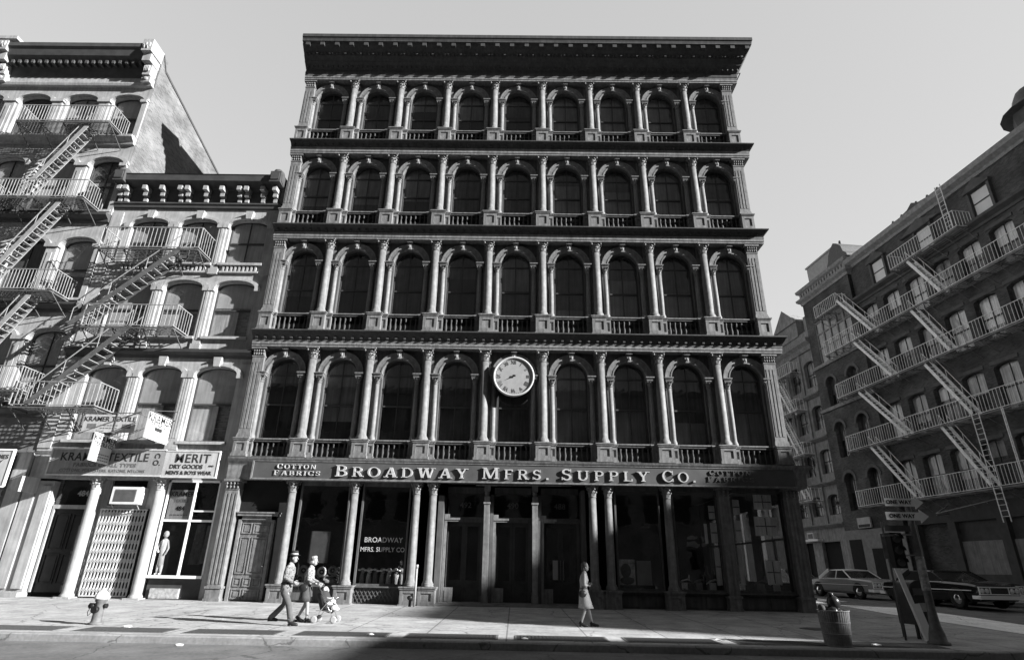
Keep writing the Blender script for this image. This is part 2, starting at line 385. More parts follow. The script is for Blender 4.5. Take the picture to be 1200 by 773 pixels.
# ------------------------------------------------------------------ HAUGHWOUT-style iron building
XL, XR = -11.45, 11.35; B = 2.5; DEP = 26
bx = [i*B-11.25 for i in range(10)]; bx[0] = -11.12; bx[9] = 11.02     # column centres
FL = {2: dict(z0=5.30, pt=6.12, ct=10.12, at=10.42, lip=10.72), 3: dict(z0=10.80, pt=11.78, ct=15.56, at=15.88, lip=16.1),
      4: dict(z0=16.2, pt=17.18, ct=20.50, at=20.85, lip=21.05), 5: dict(z0=21.12, pt=22.15, ct=25.34, at=25.64, lip=26)}
PATH = [(XL, 0), (XR, 0), (XR, DEP)]
H = thing('iron_front_building', 'five storey cast iron building with nine arched bays, rows of columns and deep cornice', 'building', (0, 0, 0))
def arch_panel(mb, x0, x1, z0, z1, xc, hw, zs_, zb, y=0, th=.3, n=14, seg=None):
    """front wall panel with an arched opening (half circle or flatter segment) and its reveal"""
    rise = hw if seg is None else seg
    arc = [(xc-hw*math.cos(math.pi*k/n), zs_+rise*math.sin(math.pi*k/n)) for k in range(n+1)]
    op = [(xc-hw, zb)]+arc+[(xc+hw, zb)]
    v = []; f = []
    def q(*p): b = len(v); v.extend(p); f.append(tuple(range(b, b+len(p))))
    q((x0, y, zb), (xc-hw, y, zb), (xc-hw, y, zs_), (x0, y, zs_)); q((xc+hw, y, zb), (x1, y, zb), (x1, y, zs_), (xc+hw, y, zs_))
    if zb > z0+1e-4: q((x0, y, z0), (x1, y, z0), (x1, y, zb), (x0, y, zb))
    q((x0, y, zs_), (arc[0][0], y, zs_), (arc[0][0], y, z1), (x0, y, z1)); q((arc[-1][0], y, zs_), (x1, y, zs_), (x1, y, z1), (arc[-1][0], y, z1))
    for a, b in zip(arc[:-1], arc[1:]): q((a[0], y, a[1]), (b[0], y, b[1]), (b[0], y, z1), (a[0], y, z1))
    for a, b in zip(op[:-1], op[1:]): q((a[0], y, a[1]), (b[0], y, b[1]), (b[0], y+th, b[1]), (a[0], y+th, a[1]))
    q((op[0][0], y, zb), (op[-1][0], y, zb), (op[-1][0], y+th, zb), (op[0][0], y+th, zb))
    mb.add(v, f)
def arch_fill(xc, hw, zs_, zb, y, n=14, seg=None):
    rise = hw if seg is None else seg
    arc = [(xc-hw*math.cos(math.pi*k/n), y, zs_+rise*math.sin(math.pi*k/n)) for k in range(n+1)]
    mb = MB(); mb.flat = True; v = [(xc-hw, y, zb)]+arc+[(xc+hw, y, zb)]; return mb.add(v, [tuple(range(len(v)))[::-1]])
def arch_ring(mb, xc, zc, ri, ro, y0, y1, a0=0, a1=math.pi, n=16, rise=1):
    v = []; f = []
    for k in range(n+1):
        a = a0+(a1-a0)*k/n; c, s_ = -math.cos(a), math.sin(a)
        v += [(xc+ri*c, y0, zc+ri*s_*rise), (xc+ro*c, y0, zc+ro*s_*rise), (xc+ro*c, y1, zc+ro*s_*rise), (xc+ri*c, y1, zc+ri*s_*rise)]
    for k in range(n):
        for j in range(4): f.append((4*k+j, 4*k+(j+1) % 4, 4*k+4+(j+1) % 4, 4*k+4+j))
    f += [(0, 1, 2, 3), tuple(4*n+j for j in (3, 2, 1, 0))]; mb.add(v, f)
def column_prof(r, h, base=True):
    p = [(r*1.42, 0), (r*1.42, .035), (r*1.3, .05), (r*1.38, .085), (r*1.32, .12), (r*1.14, .135), (r*1.2, .165), (r*1.05, .19), (r, .24)]
    p += [(r*1.0, .24+(h-.24)*.33), (r*.86, h)]
    return p
def capital(mb, r, z0, z1, cy, cx=0, leaves=8):
    h = z1-z0
    mb.lathe([(r*1.05, z0-.02), (r*1.12, z0), (r*1.0, z0+.02), (r*.92, z0+.05), (r*1.0, z0+h*.5), (r*1.35, z0+h*.82), (r*1.5, z0+h*.86)], cx, cy, 12)
    for row, (zz, rr, t, hh) in enumerate(((z0+.03, r*1.0, 0, h*.38), (z0+h*.34, r*1.08, .5, h*.36))):
        for k in range(leaves):
            a = 2*math.pi*(k+t)/leaves; c, s_ = math.cos(a), math.sin(a); wv = Vector((-s_, c, 0))*r*.34
            p0 = Vector((cx+c*rr*.95, cy+s_*rr*.95, zz)); p1 = Vector((cx+c*rr*1.12, cy+s_*rr*1.12, zz+hh*.75)); p2 = Vector((cx+c*rr*1.45, cy+s_*rr*1.45, zz+hh)); p3 = Vector((cx+c*rr*1.5, cy+s_*rr*1.5, zz+hh*.72))
            b = Vector((c, s_, 0))*-.03
            mb.add([p0-wv, p0+wv, p1+wv, p1-wv, p2+wv*.6, p2-wv*.6, p3+wv*.3, p3-wv*.3, p1+b+wv, p1+b-wv], [(0, 1, 2, 3), (3, 2, 4, 5), (5, 4, 6, 7), (6, 7, 9, 8)])
    for sx in (-1, 1):
        for sy in (-1, 1):
            mb.blob((cx+sx*r*1.25, cy+sy*r*1.25, z0+h*.76), (r*.28, r*.28, h*.12), 8, 5)
    a = r*1.62
    mb.box(cx-a, cx+a, cy-a, cy+a, z0+h*.87, z1)
CY = -.235; CR = .185
def pedestal(mb, w, d0, z0, z1, cx=0):
    h = z1-z0
    mb.box(cx-w/2-.035, cx+w/2+.035, -d0-.035, 0, z0, z0+.10)
    fw_ = w*.2
    mb.box(cx-w/2, cx+w/2, -d0+.035, 0, z0+.10, z1-.11)
    # raised frame round a sunk panel on the front
    mb.box(cx-w/2, cx-w/2+fw_, -d0, -d0+.036, z0+.10, z1-.11); mb.box(cx+w/2-fw_, cx+w/2, -d0, -d0+.036, z0+.10, z1-.11)
    mb.box(cx-w/2+fw_, cx+w/2-fw_, -d0, -d0+.036, z0+.10, z0+.10+h*.16); mb.box(cx-w/2+fw_, cx+w/2-fw_, -d0, -d0+.036, z1-.11-h*.16, z1-.11)
    mb.box(cx-w/2-.03, cx+w/2+.03, -d0-.03, 0, z1-.11, z1-.05); mb.box(cx-w/2-.06, cx+w/2+.06, -d0-.06, 0, z1-.05, z1)
mesh_cache = {}
def part(key, fn, name, material, parent, loc):
    if key not in mesh_cache:
        mb = MB(); fn(mb); mesh_cache[key] = mb.mesh(name, material)
    o = bpy.data.objects.new(name, mesh_cache[key]); COL.objects.link(o); o.parent = parent; o.location = loc; return o

def squeeze(c): c.v = [(x if x <= XR else XR+(x-XR)*.55, y, z) for x, y, z in c.v]; return c
for fl, F in FL.items():
    z0, pt, ct, at, lip = F['z0'], F['pt'], F['ct'], F['at'], F['lip']
    zsp = ct-1.10; hw = .70
    wall = MB()
    for i in range(9):
        x0, x1 = bx[i], bx[i+1]; xc = (i*B-10.0)
        if i == 0: x0 = XL
        if i == 8: x1 = XR
        arch_panel(wall, x0, x1, z0, at, xc, hw, zsp, z0+.55, 0, .32)
    wall.build('wall', IRON_SHADED, H)
    for i in range(9):
        xc = i*B-10.0
        # window
        wz = z0+.55
        def wf(mb):
            for s_ in (-1, 1): mb.box(s_*hw, s_*(hw-.07), .20, .27, wz-0, zsp)
            arch_ring(mb, 0, zsp, hw-.07, hw, .20, .27)
            mid = wz+(zsp+hw-wz)*.47
            mb.box(-hw+.07, hw-.07, .195, .265, mid-.035, mid+.035)
            mb.box(-hw+.07, hw-.07, .205, .26, wz, wz+.1)
            mb.box(-hw+.07, hw-.07, .207, .258, zsp-.03, zsp+.03)
            mb.box(-.022, .022, .21, .255, wz+.1, zsp+hw-.06)
        wo = part(('wf', fl), wf, 'window', SASH, H, (xc, 0, 0))
        def wg(mb): mb.v, mb.f, mb.sm, mb.flat = (lambda q: (q.v, q.f, q.sm, True))(arch_fill(0, hw-.02, zsp, wz, .232))
        part(('wg', fl), wg, 'glass', UGLASS, wo, (0, 0, 0))
        bh = random.choice([.1, .35, .5, 0, .6]) if i < 6 else random.choice([.0, .0, .3])
        bl = arch_fill(0, hw-.01, zsp, wz, .31); bo = bl.build('blind', random.choice((BLIND, BLIND, BLIND2)) if i < 5 else BLINDR, wo)
        if random.random() < .6:
            dz = random.uniform(.25, .75)*(zsp+hw-wz); sd = arch_fill(0, hw-.02, zsp, max(wz+.3, min(zsp-.02, zsp+hw-dz)), .285); sd.build('roller_shade', BLINDR if i < 5 and random.random() < .35 else BLIND2, wo)
        # colonnettes and imposts
        for s_ in (-1, 1):
            xx = xc+s_*(hw+.15)
            ch = zsp-.14-.30-pt
            def cn(mb):
                mb.lathe([(r_, z_) for r_, z_ in column_prof(.108, ch)], 0, -.14, 12)
                capital(mb, .1, ch, ch+.30, -.14, 0, 6)
            part(('cn', fl), cn, 'colonnette', IRON, H, (xx, 0, pt))
            def ip(mb):
                mb.box(-.135, .135, -.27, .0, 0, .05); mb.box(-.16, .16, -.30, .0, .05, .095); mb.box(-.19, .19, -.33, .0, .095, .14)
            part('ip', ip, 'impost', IRON, H, (xx, 0, zsp-.14))
            def cp(mb): pedestal(mb, .27, .26, z0+.06, pt)
            part(('cp', fl), cp, 'pedestal', IRON, H, (xx, 0, 0))
        def ar(mb):
            arch_ring(mb, 0, 0, hw, hw+.235, -.15, 0); arch_ring(mb, 0, 0, hw+.235, hw+.285, -.18, 0); arch_ring(mb, 0, 0, hw+.002, hw+.05, -.17, -.15)
            for k in range(5):       # small bosses on the spandrels
                a = math.pi*(.13+.185*k); 
                if abs(a-math.pi/2) > .2: mb.blob((-math.cos(a)*(hw+.36), -.03, math.sin(a)*(hw+.36)), .035, 6, 4)
        part('arch', ar, 'arch_trim', IRON, H, (xc, 0, zsp))
        def ks(mb):
            mb.prism([(-.075, hw-.03), (.075, hw-.03), (.11, hw+.36), (-.11, hw+.36)], -.26, 0)
            mb.box(-.13, .13, -.36, 0, hw+.30, hw+.395); mb.blob((0, -.31, hw+.1), (.05, .04, .09), 8, 5)
        part('ks', ks, 'keystone', IRON, H, (xc, 0, zsp))
        # balustrade
        def bal(mb):
            a = hw-.015; zb, zt = z0+.08, pt-.12
            mb.box(-a, a, -.20, 0, z0+.02, zb+.04); mb.box(-a, a, -.215, 0, zt, zt+.09)
            k = 6; h = zt-zb-.04
            for j in range(k):
                x = -a+2*a*(j+.5)/k
                mb.lathe([(.05, zb+.04), (.05, zb+.07), (.03, zb+.09), (.062, zb+.04+h*.38), (.03, zb+.04+h*.7), (.05, zb+.04+h*.9), (.05, zt)], x, -.13, 8)
        part(('bal', fl), bal, 'balustrade', CORN, H, (xc, 0, 0))
        part(('sill', fl), lambda mb: (mb.box(-hw+.0, hw-.0, -.25, .19, pt-.03, pt+.02)), 'sill', IRON, H, (xc, 0, 0))
    for i, x in enumerate(bx):
        ph = .62 if 0 < i < 9 else .60
        def pd(mb): pedestal(mb, ph if 0 < i < 9 else .56, .45, z0+.06, pt)
        part(('pd', fl, 0 < i < 9), pd, 'pedestal', IRON, H, (x, 0, 0))
        if 0 < i < 9:
            def co(mb): mb.lathe(column_prof(CR, ct-.5-pt), 0, CY, 18)
            c_ = part(('co', fl), co, 'column', IRON, H, (x, 0, pt))
            part(('capi', fl), lambda mb: capital(mb, CR*.9, -.5, 0, CY), 'capital', IRON, c_, (0, 0, ct-pt))
            part(('wp', fl), lambda mb: (mb.box(-.26, .26, -.06, 0, pt, ct)), 'pilaster', IRON, H, (x, 0, 0))
        else:
            def pl(mb):
                mb.box(-.25, .25, -.30, 0, .22, ct-.45-pt); mb.box(-.29, .29, -.34, 0, 0, .14); mb.box(-.27, .27, -.32, 0, .14, .22)
                for k in range(3): mb.box(-.19+.14*k, -.13+.14*k+.03, -.315, -.30, .4, ct-.7-pt)
            p_ = part(('pl', fl), pl, 'pilaster', IRON, H, (x, 0, pt))
            def pc(mb):
                mb.box(-.27, .27, -.32, 0, -.45, -.40); mb.box(-.24, .24, -.29, 0, -.40, -.1); mb.box(-.33, .33, -.40, 0, -.1, 0)
                for k in range(5):
                    for r_ in range(2): mb.blob((-.2+.1*k, -.31-.02*r_, -.32+.14*r_), (.045, .05, .07), 6, 4)
            part(('pc', fl), pc, 'capital', IRON, p_, (0, 0, ct-pt))
    # entablature
    e = MB(); e.sweep([(-.02, ct+.002), (.43, ct+.002), (.43, ct+.10), (.455, ct+.10), (.455, ct+.22), (.48, at-.03), (.48, at), (-.02, at)], PATH); squeeze(e).build('architrave', IRON, H)
    if fl < 5:
        c = MB(); zt = lip
        c.sweep([(-.02, at+.002), (.45, at+.002), (.47, at+.04), (.52, at+.12), (.60, at+.19), (.70, zt+.01), (.73, zt+.015), (.75, zt+.03), (.77, zt+.035), (.77, zt+.085), (.5, zt+.10), (-.02, zt+.12)], PATH); squeeze(c)
        n = 60
        for k in range(n):
            x = XL+.2+(XR-XL-.3)*k/(n-1); c.box(x-.05, x+.05, -.58, -.44, at+.04, at+.15)
        c.build('cornice', CORN, H)
# base of storey two
c = MB(); c.sweep([(-.02, 5.0), (.4, 5.0), (.45, 5.1), (.52, 5.17), (.57, 5.24), (.60, 5.32), (-.02, 5.36)], PATH); c.build('cornice', IRON, H)
# great cornice
c = MB()
c.sweep([(-.02, 25.642), (.46, 25.642), (.50, 25.70), (.50, 25.80), (.46, 25.81), (.46, 25.96), (.52, 26.0), (.60, 26.06), (.80, 26.2), (.82, 26.26), (1.0, 26.42), (1.02, 26.48), (1.25, 26.68), (1.38, 26.80), (1.40, 26.90), (1.50, 26.93), (1.50, 26.99), (1.54, 27.12), (1.58, 27.15), (1.58, 27.34), (-.02, 27.6)], PATH)
squeeze(c).build('main_cornice', CORN, H)
c = MB()
for k in range(31):
    x = XL+.3+(XR+.6-XL-.3)*k/30; MB().box(x-.11, x+.11, -1.46, -1.20, 26.70, 26.92).build('modillion', CORN, H)
c = MB()
for k in range(110):
    x = XL+.1+(XR+.3-XL)*k/109; c.box(x-.055, x+.055, -1.13, -1.0, 26.44, 26.55)
for k in range(88):
    x = XL+.15+(XR+.1-XL)*k/87; c.blob((x, -.62, 26.05), (.075, .07, .075), 6, 4)
c.build('dentils', CORN, H)
c = MB(); c.sweep([(.45, 25.98), (.49, 25.985), (.49, 26.01), (.45, 26.02)], PATH); c.build('moulding', IRON, H)
# body: back, left and right walls, floors
b = MB(); b.box(XL, XL+.3, .33, DEP, 0, 27.4); b.box(XL, XR, DEP-.3, DEP, 0, 27.4); b.box(XL+.3, XR, .0, DEP-.3, 27.1, 27.4); b.box(XR-.3, XR, .33, DEP, 5.0, 27.1)
b.build('side_wall', mat('painted_brick_side', .3, .9, .2, 1.5), H)
b = MB()
for z in (5.05, 10.6, 16.0, 20.95): b.box(XL+.3, XR-.3, .36, DEP-.3, z, z+.2)
b.box(XL+.3, XR-.3, 12, 12.2, 0, 5); b.box(-8.95, -8.85, .5, 12, 0, 5); b.box(-3.2, -3.1, .5, 12, 0, 5); b.box(3.3, 3.4, .5, 12, 0, 5)
for z in (6, 11, 16.3, 21.3): b.box(XL+.3, XR-.3, 1.5, 1.6, z, z+4.6)
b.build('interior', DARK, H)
# ---- ground floor
ZC = 4.46       # underside of architrave
g = MB(); g.sweep([(-.02, ZC+.003), (.36, ZC+.003), (.38, ZC+.1), (.40, 5.0), (-.02, 5.0)], PATH); g.build('architrave', IRON, H)
def gcol(x):
    def f(mb): mb.lathe(column_prof(.165, 3.36), 0, CY, 18)
    c_ = part('gcol', f, 'column', IRON, H, (x, 0, .64))
    part('gcap', lambda mb: capital(mb, .15, 0, .46, CY), 'capital', IRON, c_, (0, 0, 3.36))
    def p(mb): pedestal(mb, .64, .50, -.06, .64)
    part('gped', p, 'pedestal', IRON, H, (x, 0, 0))
for x in (-8.75, -6.25, -3.78, -3.12, 3.2, 3.82, 6.15): gcol(x)
# left fluted pilaster pair & right piers
def pier(x0, x1, d=.28, flutes=3, name='pier', cap=True):
    m_ = MB(); m_.box(x0, x1, -d, .3, .5, ZC-.4); m_.box(x0-.05, x1+.05, -d-.05, .3, -.06, .1); m_.box(x0-.02, x1+.02, -d-.02, .3, .1, .5); m_.box(x0-.06, x1+.06, -d-.06, .3, .44, .52)
    w_ = (x1-x0)/(flutes*2+1)
    for k in range(flutes+1): m_.box(x0+.001+w_*2*k, x0-.001+w_*(2*k+1), -d-.02, -d, .6, ZC-.55)
    m_.build(name, IRON, H)
    c_ = MB(); c_.box(x0-.02, x1+.02, -d-.03, .2, ZC-.4, ZC-.36); c_.box(x0-.1, x1+.1, -d-.11, .2, ZC-.09, ZC)
    c_.box(x0+.01, x1-.01, -d-.01, .2, ZC-.36, ZC-.09)
    k = int((x1-x0)/.11)
    for j in range(k):
        for r_ in range(2): c_.blob((x0+.04+(x1-x0-.08)*j/(k-1), -d-.03-.02*r_, ZC-.3+.13*r_), (.05, .055, .07), 6, 4)
    c_.build('capital', IRON, H)
pier(-11.42, -10.9); pier(8.2, 8.6); pier(10.85, 11.33, .3)
# bulkheads, shop windows with frames
def shopwin(x0, x1, zb=.62, zt=4.3, lattice=False, mull=None):
    m_ = MB(); m_.box(x0, x1, .02, .14, zb, zb+.08); m_.box(x0, x1, .02, .14, zt, ZC); m_.box(x0, x0+.07, .02, .14, zb+.08, zt); m_.box(x1-.07, x1, .02, .14, zb+.08, zt)
    m_.box(x0, x1, -.12, .16, zb-.05, zb)
    if mull: m_.box(mull-.03, mull+.03, .03, .13, zb+.08, zt)
    wo = m_.build('window', IRON_SHADED, H)
    g_ = MB(); g_.box(x0+.07, x1-.07, .075, .083, zb+.08, zt); g_.build('glass', GLASS, wo)
    k = MB(); k.box(x0, x1, .1, .2, -.06, zb-.05)
    if lattice:
        n = 13
        for j in range(-8, n+2):
            for s_ in (-1, 1):
                xa = x0+(x1-x0)*j/n; h = zb-.12; za, zb_ = (.0, h)
                xb = xa+s_*h*.62
                t0, t1 = 0, 1
                pts_ = []
                for t in [i_/12 for i_ in range(13)]:
                    xx = xa+(xb-xa)*t
                    if x0+.02 <= xx <= x1-.02: pts_.append((xx, .0 if s_ > 0 else -.015, za+(zb_-za)*t))
                if len(pts_) > 1: k.bar(pts_[0], pts_[-1], .028, .02, (0, 1, 0))
    else:
        w_ = (x1-x0)/2
        for j in range(2): k.box(x0+w_*j+.12, x0+w_*(j+1)-.12, .06, .1, .08, zb-.16)
    k.build('bulkhead', IRON_SHADED, H); return wo
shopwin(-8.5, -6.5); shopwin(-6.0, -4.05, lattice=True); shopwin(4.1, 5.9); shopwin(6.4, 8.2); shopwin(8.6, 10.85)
# shop floor decks behind glass
m_ = MB(); m_.box(-8.8, -3.25, .2, 2.0, .45, .6); m_.box(3.45, 11.0, .2, 1.6, .45, .6); m_.build('display_deck', mat('deck_wood', .1, .7), H)
# side windows on ground floor facing the side street
m_ = MB(); zb, zt = .9, 4.1; ywin = [(1.0, 3.6), (4.4, 7.2), (8.0, 10.8)]
ya = .33
for a, bb in ywin+[(DEP-.3, DEP-.3)]:
    m_.box(XR-.3, XR, ya, a, 0, 5.0)
    if bb > a: m_.box(XR-.3, XR, a, bb, 0, zb); m_.box(XR-.3, XR, a, bb, zt, 5.0)
    ya = bb
m_.build('side_wall', IRON_SHADED, H)
for a, bb in ywin:
    f = MB(); f.box(XR-.2, XR-.1, a, bb, zb, zb+.08); f.box(XR-.2, XR-.1, a, bb, zt-.08, zt); mid = (a+bb)/2
    for y in (a+.04, mid, bb-.04): f.box(XR-.2, XR-.1, y-.04, y+.04, zb+.08, zt-.08)
    f.box(XR-.19, XR-.11, a, bb, 2.6, 2.68); wo = f.build('window', IRON_SHADED, H)
    MB().box(XR-.155, XR-.147, a+.02, bb-.02, zb+.02, zt-.02).build('glass', GLASS, wo)
# left side door bay (-10.85 .. -9.05)
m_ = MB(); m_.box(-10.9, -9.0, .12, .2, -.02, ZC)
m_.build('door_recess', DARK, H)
d = MB(); x0, x1, zt = -10.78, -9.36, 3.08
d.box(x0, x0+.12, -.05, .12, 0, zt); d.box(x1-.12, x1, -.05, .12, 0, zt); d.box(x0, x1, -.05, .12, zt-.14, zt); d.box(x0-.05, x1+.14, -.14, .12, zt, zt+.1); d.box(x0-.08, x1+.18, -.18, .12, zt+.1, zt+.15)
df = d.build('door_frame', IRON, H)
def panel_door(parent, x0, x1, z0, z1, y, layout, material, fr=.07):
    d = MB(); d.box(x0, x1, y+.02, y+.06, z0, z1)
    for (a, b_, c_, e_) in layout:   # fractions, raised frame and field
        xa, xb, za, zb_ = x0+(x1-x0)*a, x0+(x1-x0)*b_, z0+(z1-z0)*c_, z0+(z1-z0)*e_
        for q_ in ((xa, xb, za, za+.035), (xa, xb, zb_-.035, zb_), (xa, xa+.035, za+.035, zb_-.035), (xb-.035, xb, za+.035, zb_-.035)):
            d.box(q_[0], q_[1], y-.015, y+.02, q_[2], q_[3])
        d.box(xa+.09, xb-.09, y, y+.02, za+.09, zb_-.09) if (xb-xa > .25 and zb_-za > .25) else None
    o = d.build('door', material, parent); return o
lay = [(.04, .36, .82, .96), (.42, .95, .82, .96), (.04, .36, .32, .78), (.42, .95, .32, .78), (.04, .3, .17, .28), (.36, .62, .17, .28), (.68, .95, .17, .28), (.04, .36, .02, .14), (.42, .95, .02, .14)]
dr = panel_door(H, x0+.12, x1-.12, .02, zt-.14, .02, lay, IRON)
MB().blob((x1-.2, -.02, 1.25), .035, 8, 6).build('handle', CHROME, dr)
# entrance, recessed
m_ = MB()
YR = 1.0
for x in (-.98, .94): m_ = MB(); m_.box(x-.11, x+.11, .02, .3, 0, 4.0); m_.box(x-.13, x+.13, 0, .32, 0, .35); m_.box(x-.14, x+.14, -.01, .33, 3.7, 3.78); m_.blob((x, .13, 4.12), (.1, .1, .13), 8, 6); m_.box(x-.12, x+.12, .0, .3, 4.2, ZC); m_.build('entrance_post', IRON, H)
m_ = MB()
for x in (-2.78, -.86, 1.06):    # side linings: framed panels facing the street with little hoods
    m_.box(x, x+.14, .33, YR, 0, 4.1) if x > -2 else m_.box(-2.92, -2.7, .0, YR, 0, 4.0)
m_.box(2.8, 2.95, .05, YR, 0, 4.3)
m_.build('entrance_lining', IRON_SHADED, H)
for k, (xa, xb, num) in enumerate(((-2.68, -1.12, '492'), (-.72, .82, '490'), (1.2, 2.78, '488'))):
    f = MB(); f.box(xa, xa+.12, YR-.1, YR, 0, 3.05); f.box(xb-.12, xb, YR-.1, YR, 0, 3.05); f.box(xa-.02, xb+.02, YR-.18, YR, 3.05, 3.2); f.box(xa-.04, xb+.04, YR-.24, YR, 3.2, 3.25)
    f.box(xa, xb, YR-.02, YR, 4.2, ZC)
    fo = f.build('door_frame', IRON_SHADED, H)
    f = MB(); f.box(xa-.0, xa+.55, .36, .46, 3.04, 3.1); f.box(xa-.0, xa+.62, .33, .47, 3.1, 3.18); f.box(xa, xa+.2, .36, .44, 3.18, 3.32); f.box(xa, xa+.10, .36, .44, 0, 3.04); f.box(xa+.1, xa+.45, .38, .42, .0, .62); f.box(xa+.14, xa+.41, .365, .38, .12, .5); f.build('hood', IRON, H)
    for s_ in (0, 1):
        w_ = (xb-xa-.26)/2; a_ = xa+.125+s_*(w_+.01)
        dd = MB(); dd.box(a_, a_+.1, YR-.07, YR-.02, 0, 3.04); dd.box(a_+w_-.1, a_+w_, YR-.07, YR-.02, 0, 3.04)
        for zz in ((0, .3), (.75, .87), (2.9, 3.04)): dd.box(a_+.1, a_+w_-.1, YR-.07, YR-.02, *zz)
        dd.box(a_+.1, a_+w_-.1, YR-.05, YR-.03, .3, .75)
        do = dd.build('door', SASH, H)
        MB().box(a_+.1, a_+w_-.1, YR-.05, YR-.042, .87, 2.9).build('glass', GLASS, do)
    tg = MB().box(xa, xb, YR-.05, YR-.042, 3.26, 4.2).build('transom', GLASS, H)
    text('street_number', num, .32, ((xa+xb)/2, YR-.07, 3.72), mat('gilt_number', .13, .5), tg, .008)
st = MB(); st.box(-3.0, 3.0, -.35, YR-.1, -.02, .06); st.box(-2.95, 2.95, -.1, YR, .06, .1); st.build('entrance_step', mat('step_stone', .2, .9, .3), H)
m_ = MB(); m_.box(-11.45, -3.4, -.56, .1, -.1, -.045+.0); m_.box(3.0, 11.4, -.56, .1, -.1, -.045); m_.build('plinth', mat('plinth_stone', .12, .9, .3), H)
MB().bar((-1.45, -.1, 4.40), (2.4, -.1, 4.44), .03).build('awning_bar', FE, H)
# window lettering on the left shop front
text('window_lettering', 'BROADWAY', .27, (-5.0, .065, 2.27), LETTER, H, .006, spacing=1.05, sx=.95)
text('window_lettering', 'MFRS. SUPPLY CO.', .24, (-4.98, .065, 1.92), LETTER, H, .006, spacing=1.0, sx=.92)
print('building done')

# ------------------------------------------------------------------ sign with serif letters
def seg_poly(x0, z0, x1, z1, w_): return [(x0-w_/2, z0), (x0+w_/2, z0), (x1+w_/2, z1), (x1-w_/2, z1)]
T_, t_ = .155, .07; SH = .065
def ring(cx, cz, rx, rz, a0, a1, th=T_, tv=t_, n=14):
    o, i_ = [], []
    for k in range(n+1):
        a = R(a0+(a1-a0)*k/n); c, s_ = math.cos(a), math.sin(a)
        o.append((cx+rx*c, cz+rz*s_)); i_.append((cx+(rx-th)*c, cz+(rz-tv)*s_))
    return [[o[k], o[k+1], i_[k+1], i_[k]] for k in range(n)]
def stem(x, th=T_, z0=0, z1=1, s0=True, s1=True):
    r_ = [[(x-th/2, z0), (x+th/2, z0), (x+th/2, z1), (x-th/2, z1)]]
    for f_, z in ((s0, z0), (s1, z1-SH)):
        if f_: r_.append([(x-th/2-.09, z), (x+th/2+.09, z), (x+th/2+.09, z+SH), (x-th/2-.09, z+SH)])
    return r_
def hb(x0, x1, z, h=.085): return [[(x0, z), (x1, z), (x1, z+h), (x0, z+h)]]
def dg(x0, z0, x1, z1, w_): return [seg_poly(x0, z0, x1, z1, w_)]
def srf(x, z, w_=.34): return hb(x-w_/2, x+w_/2, z, SH)
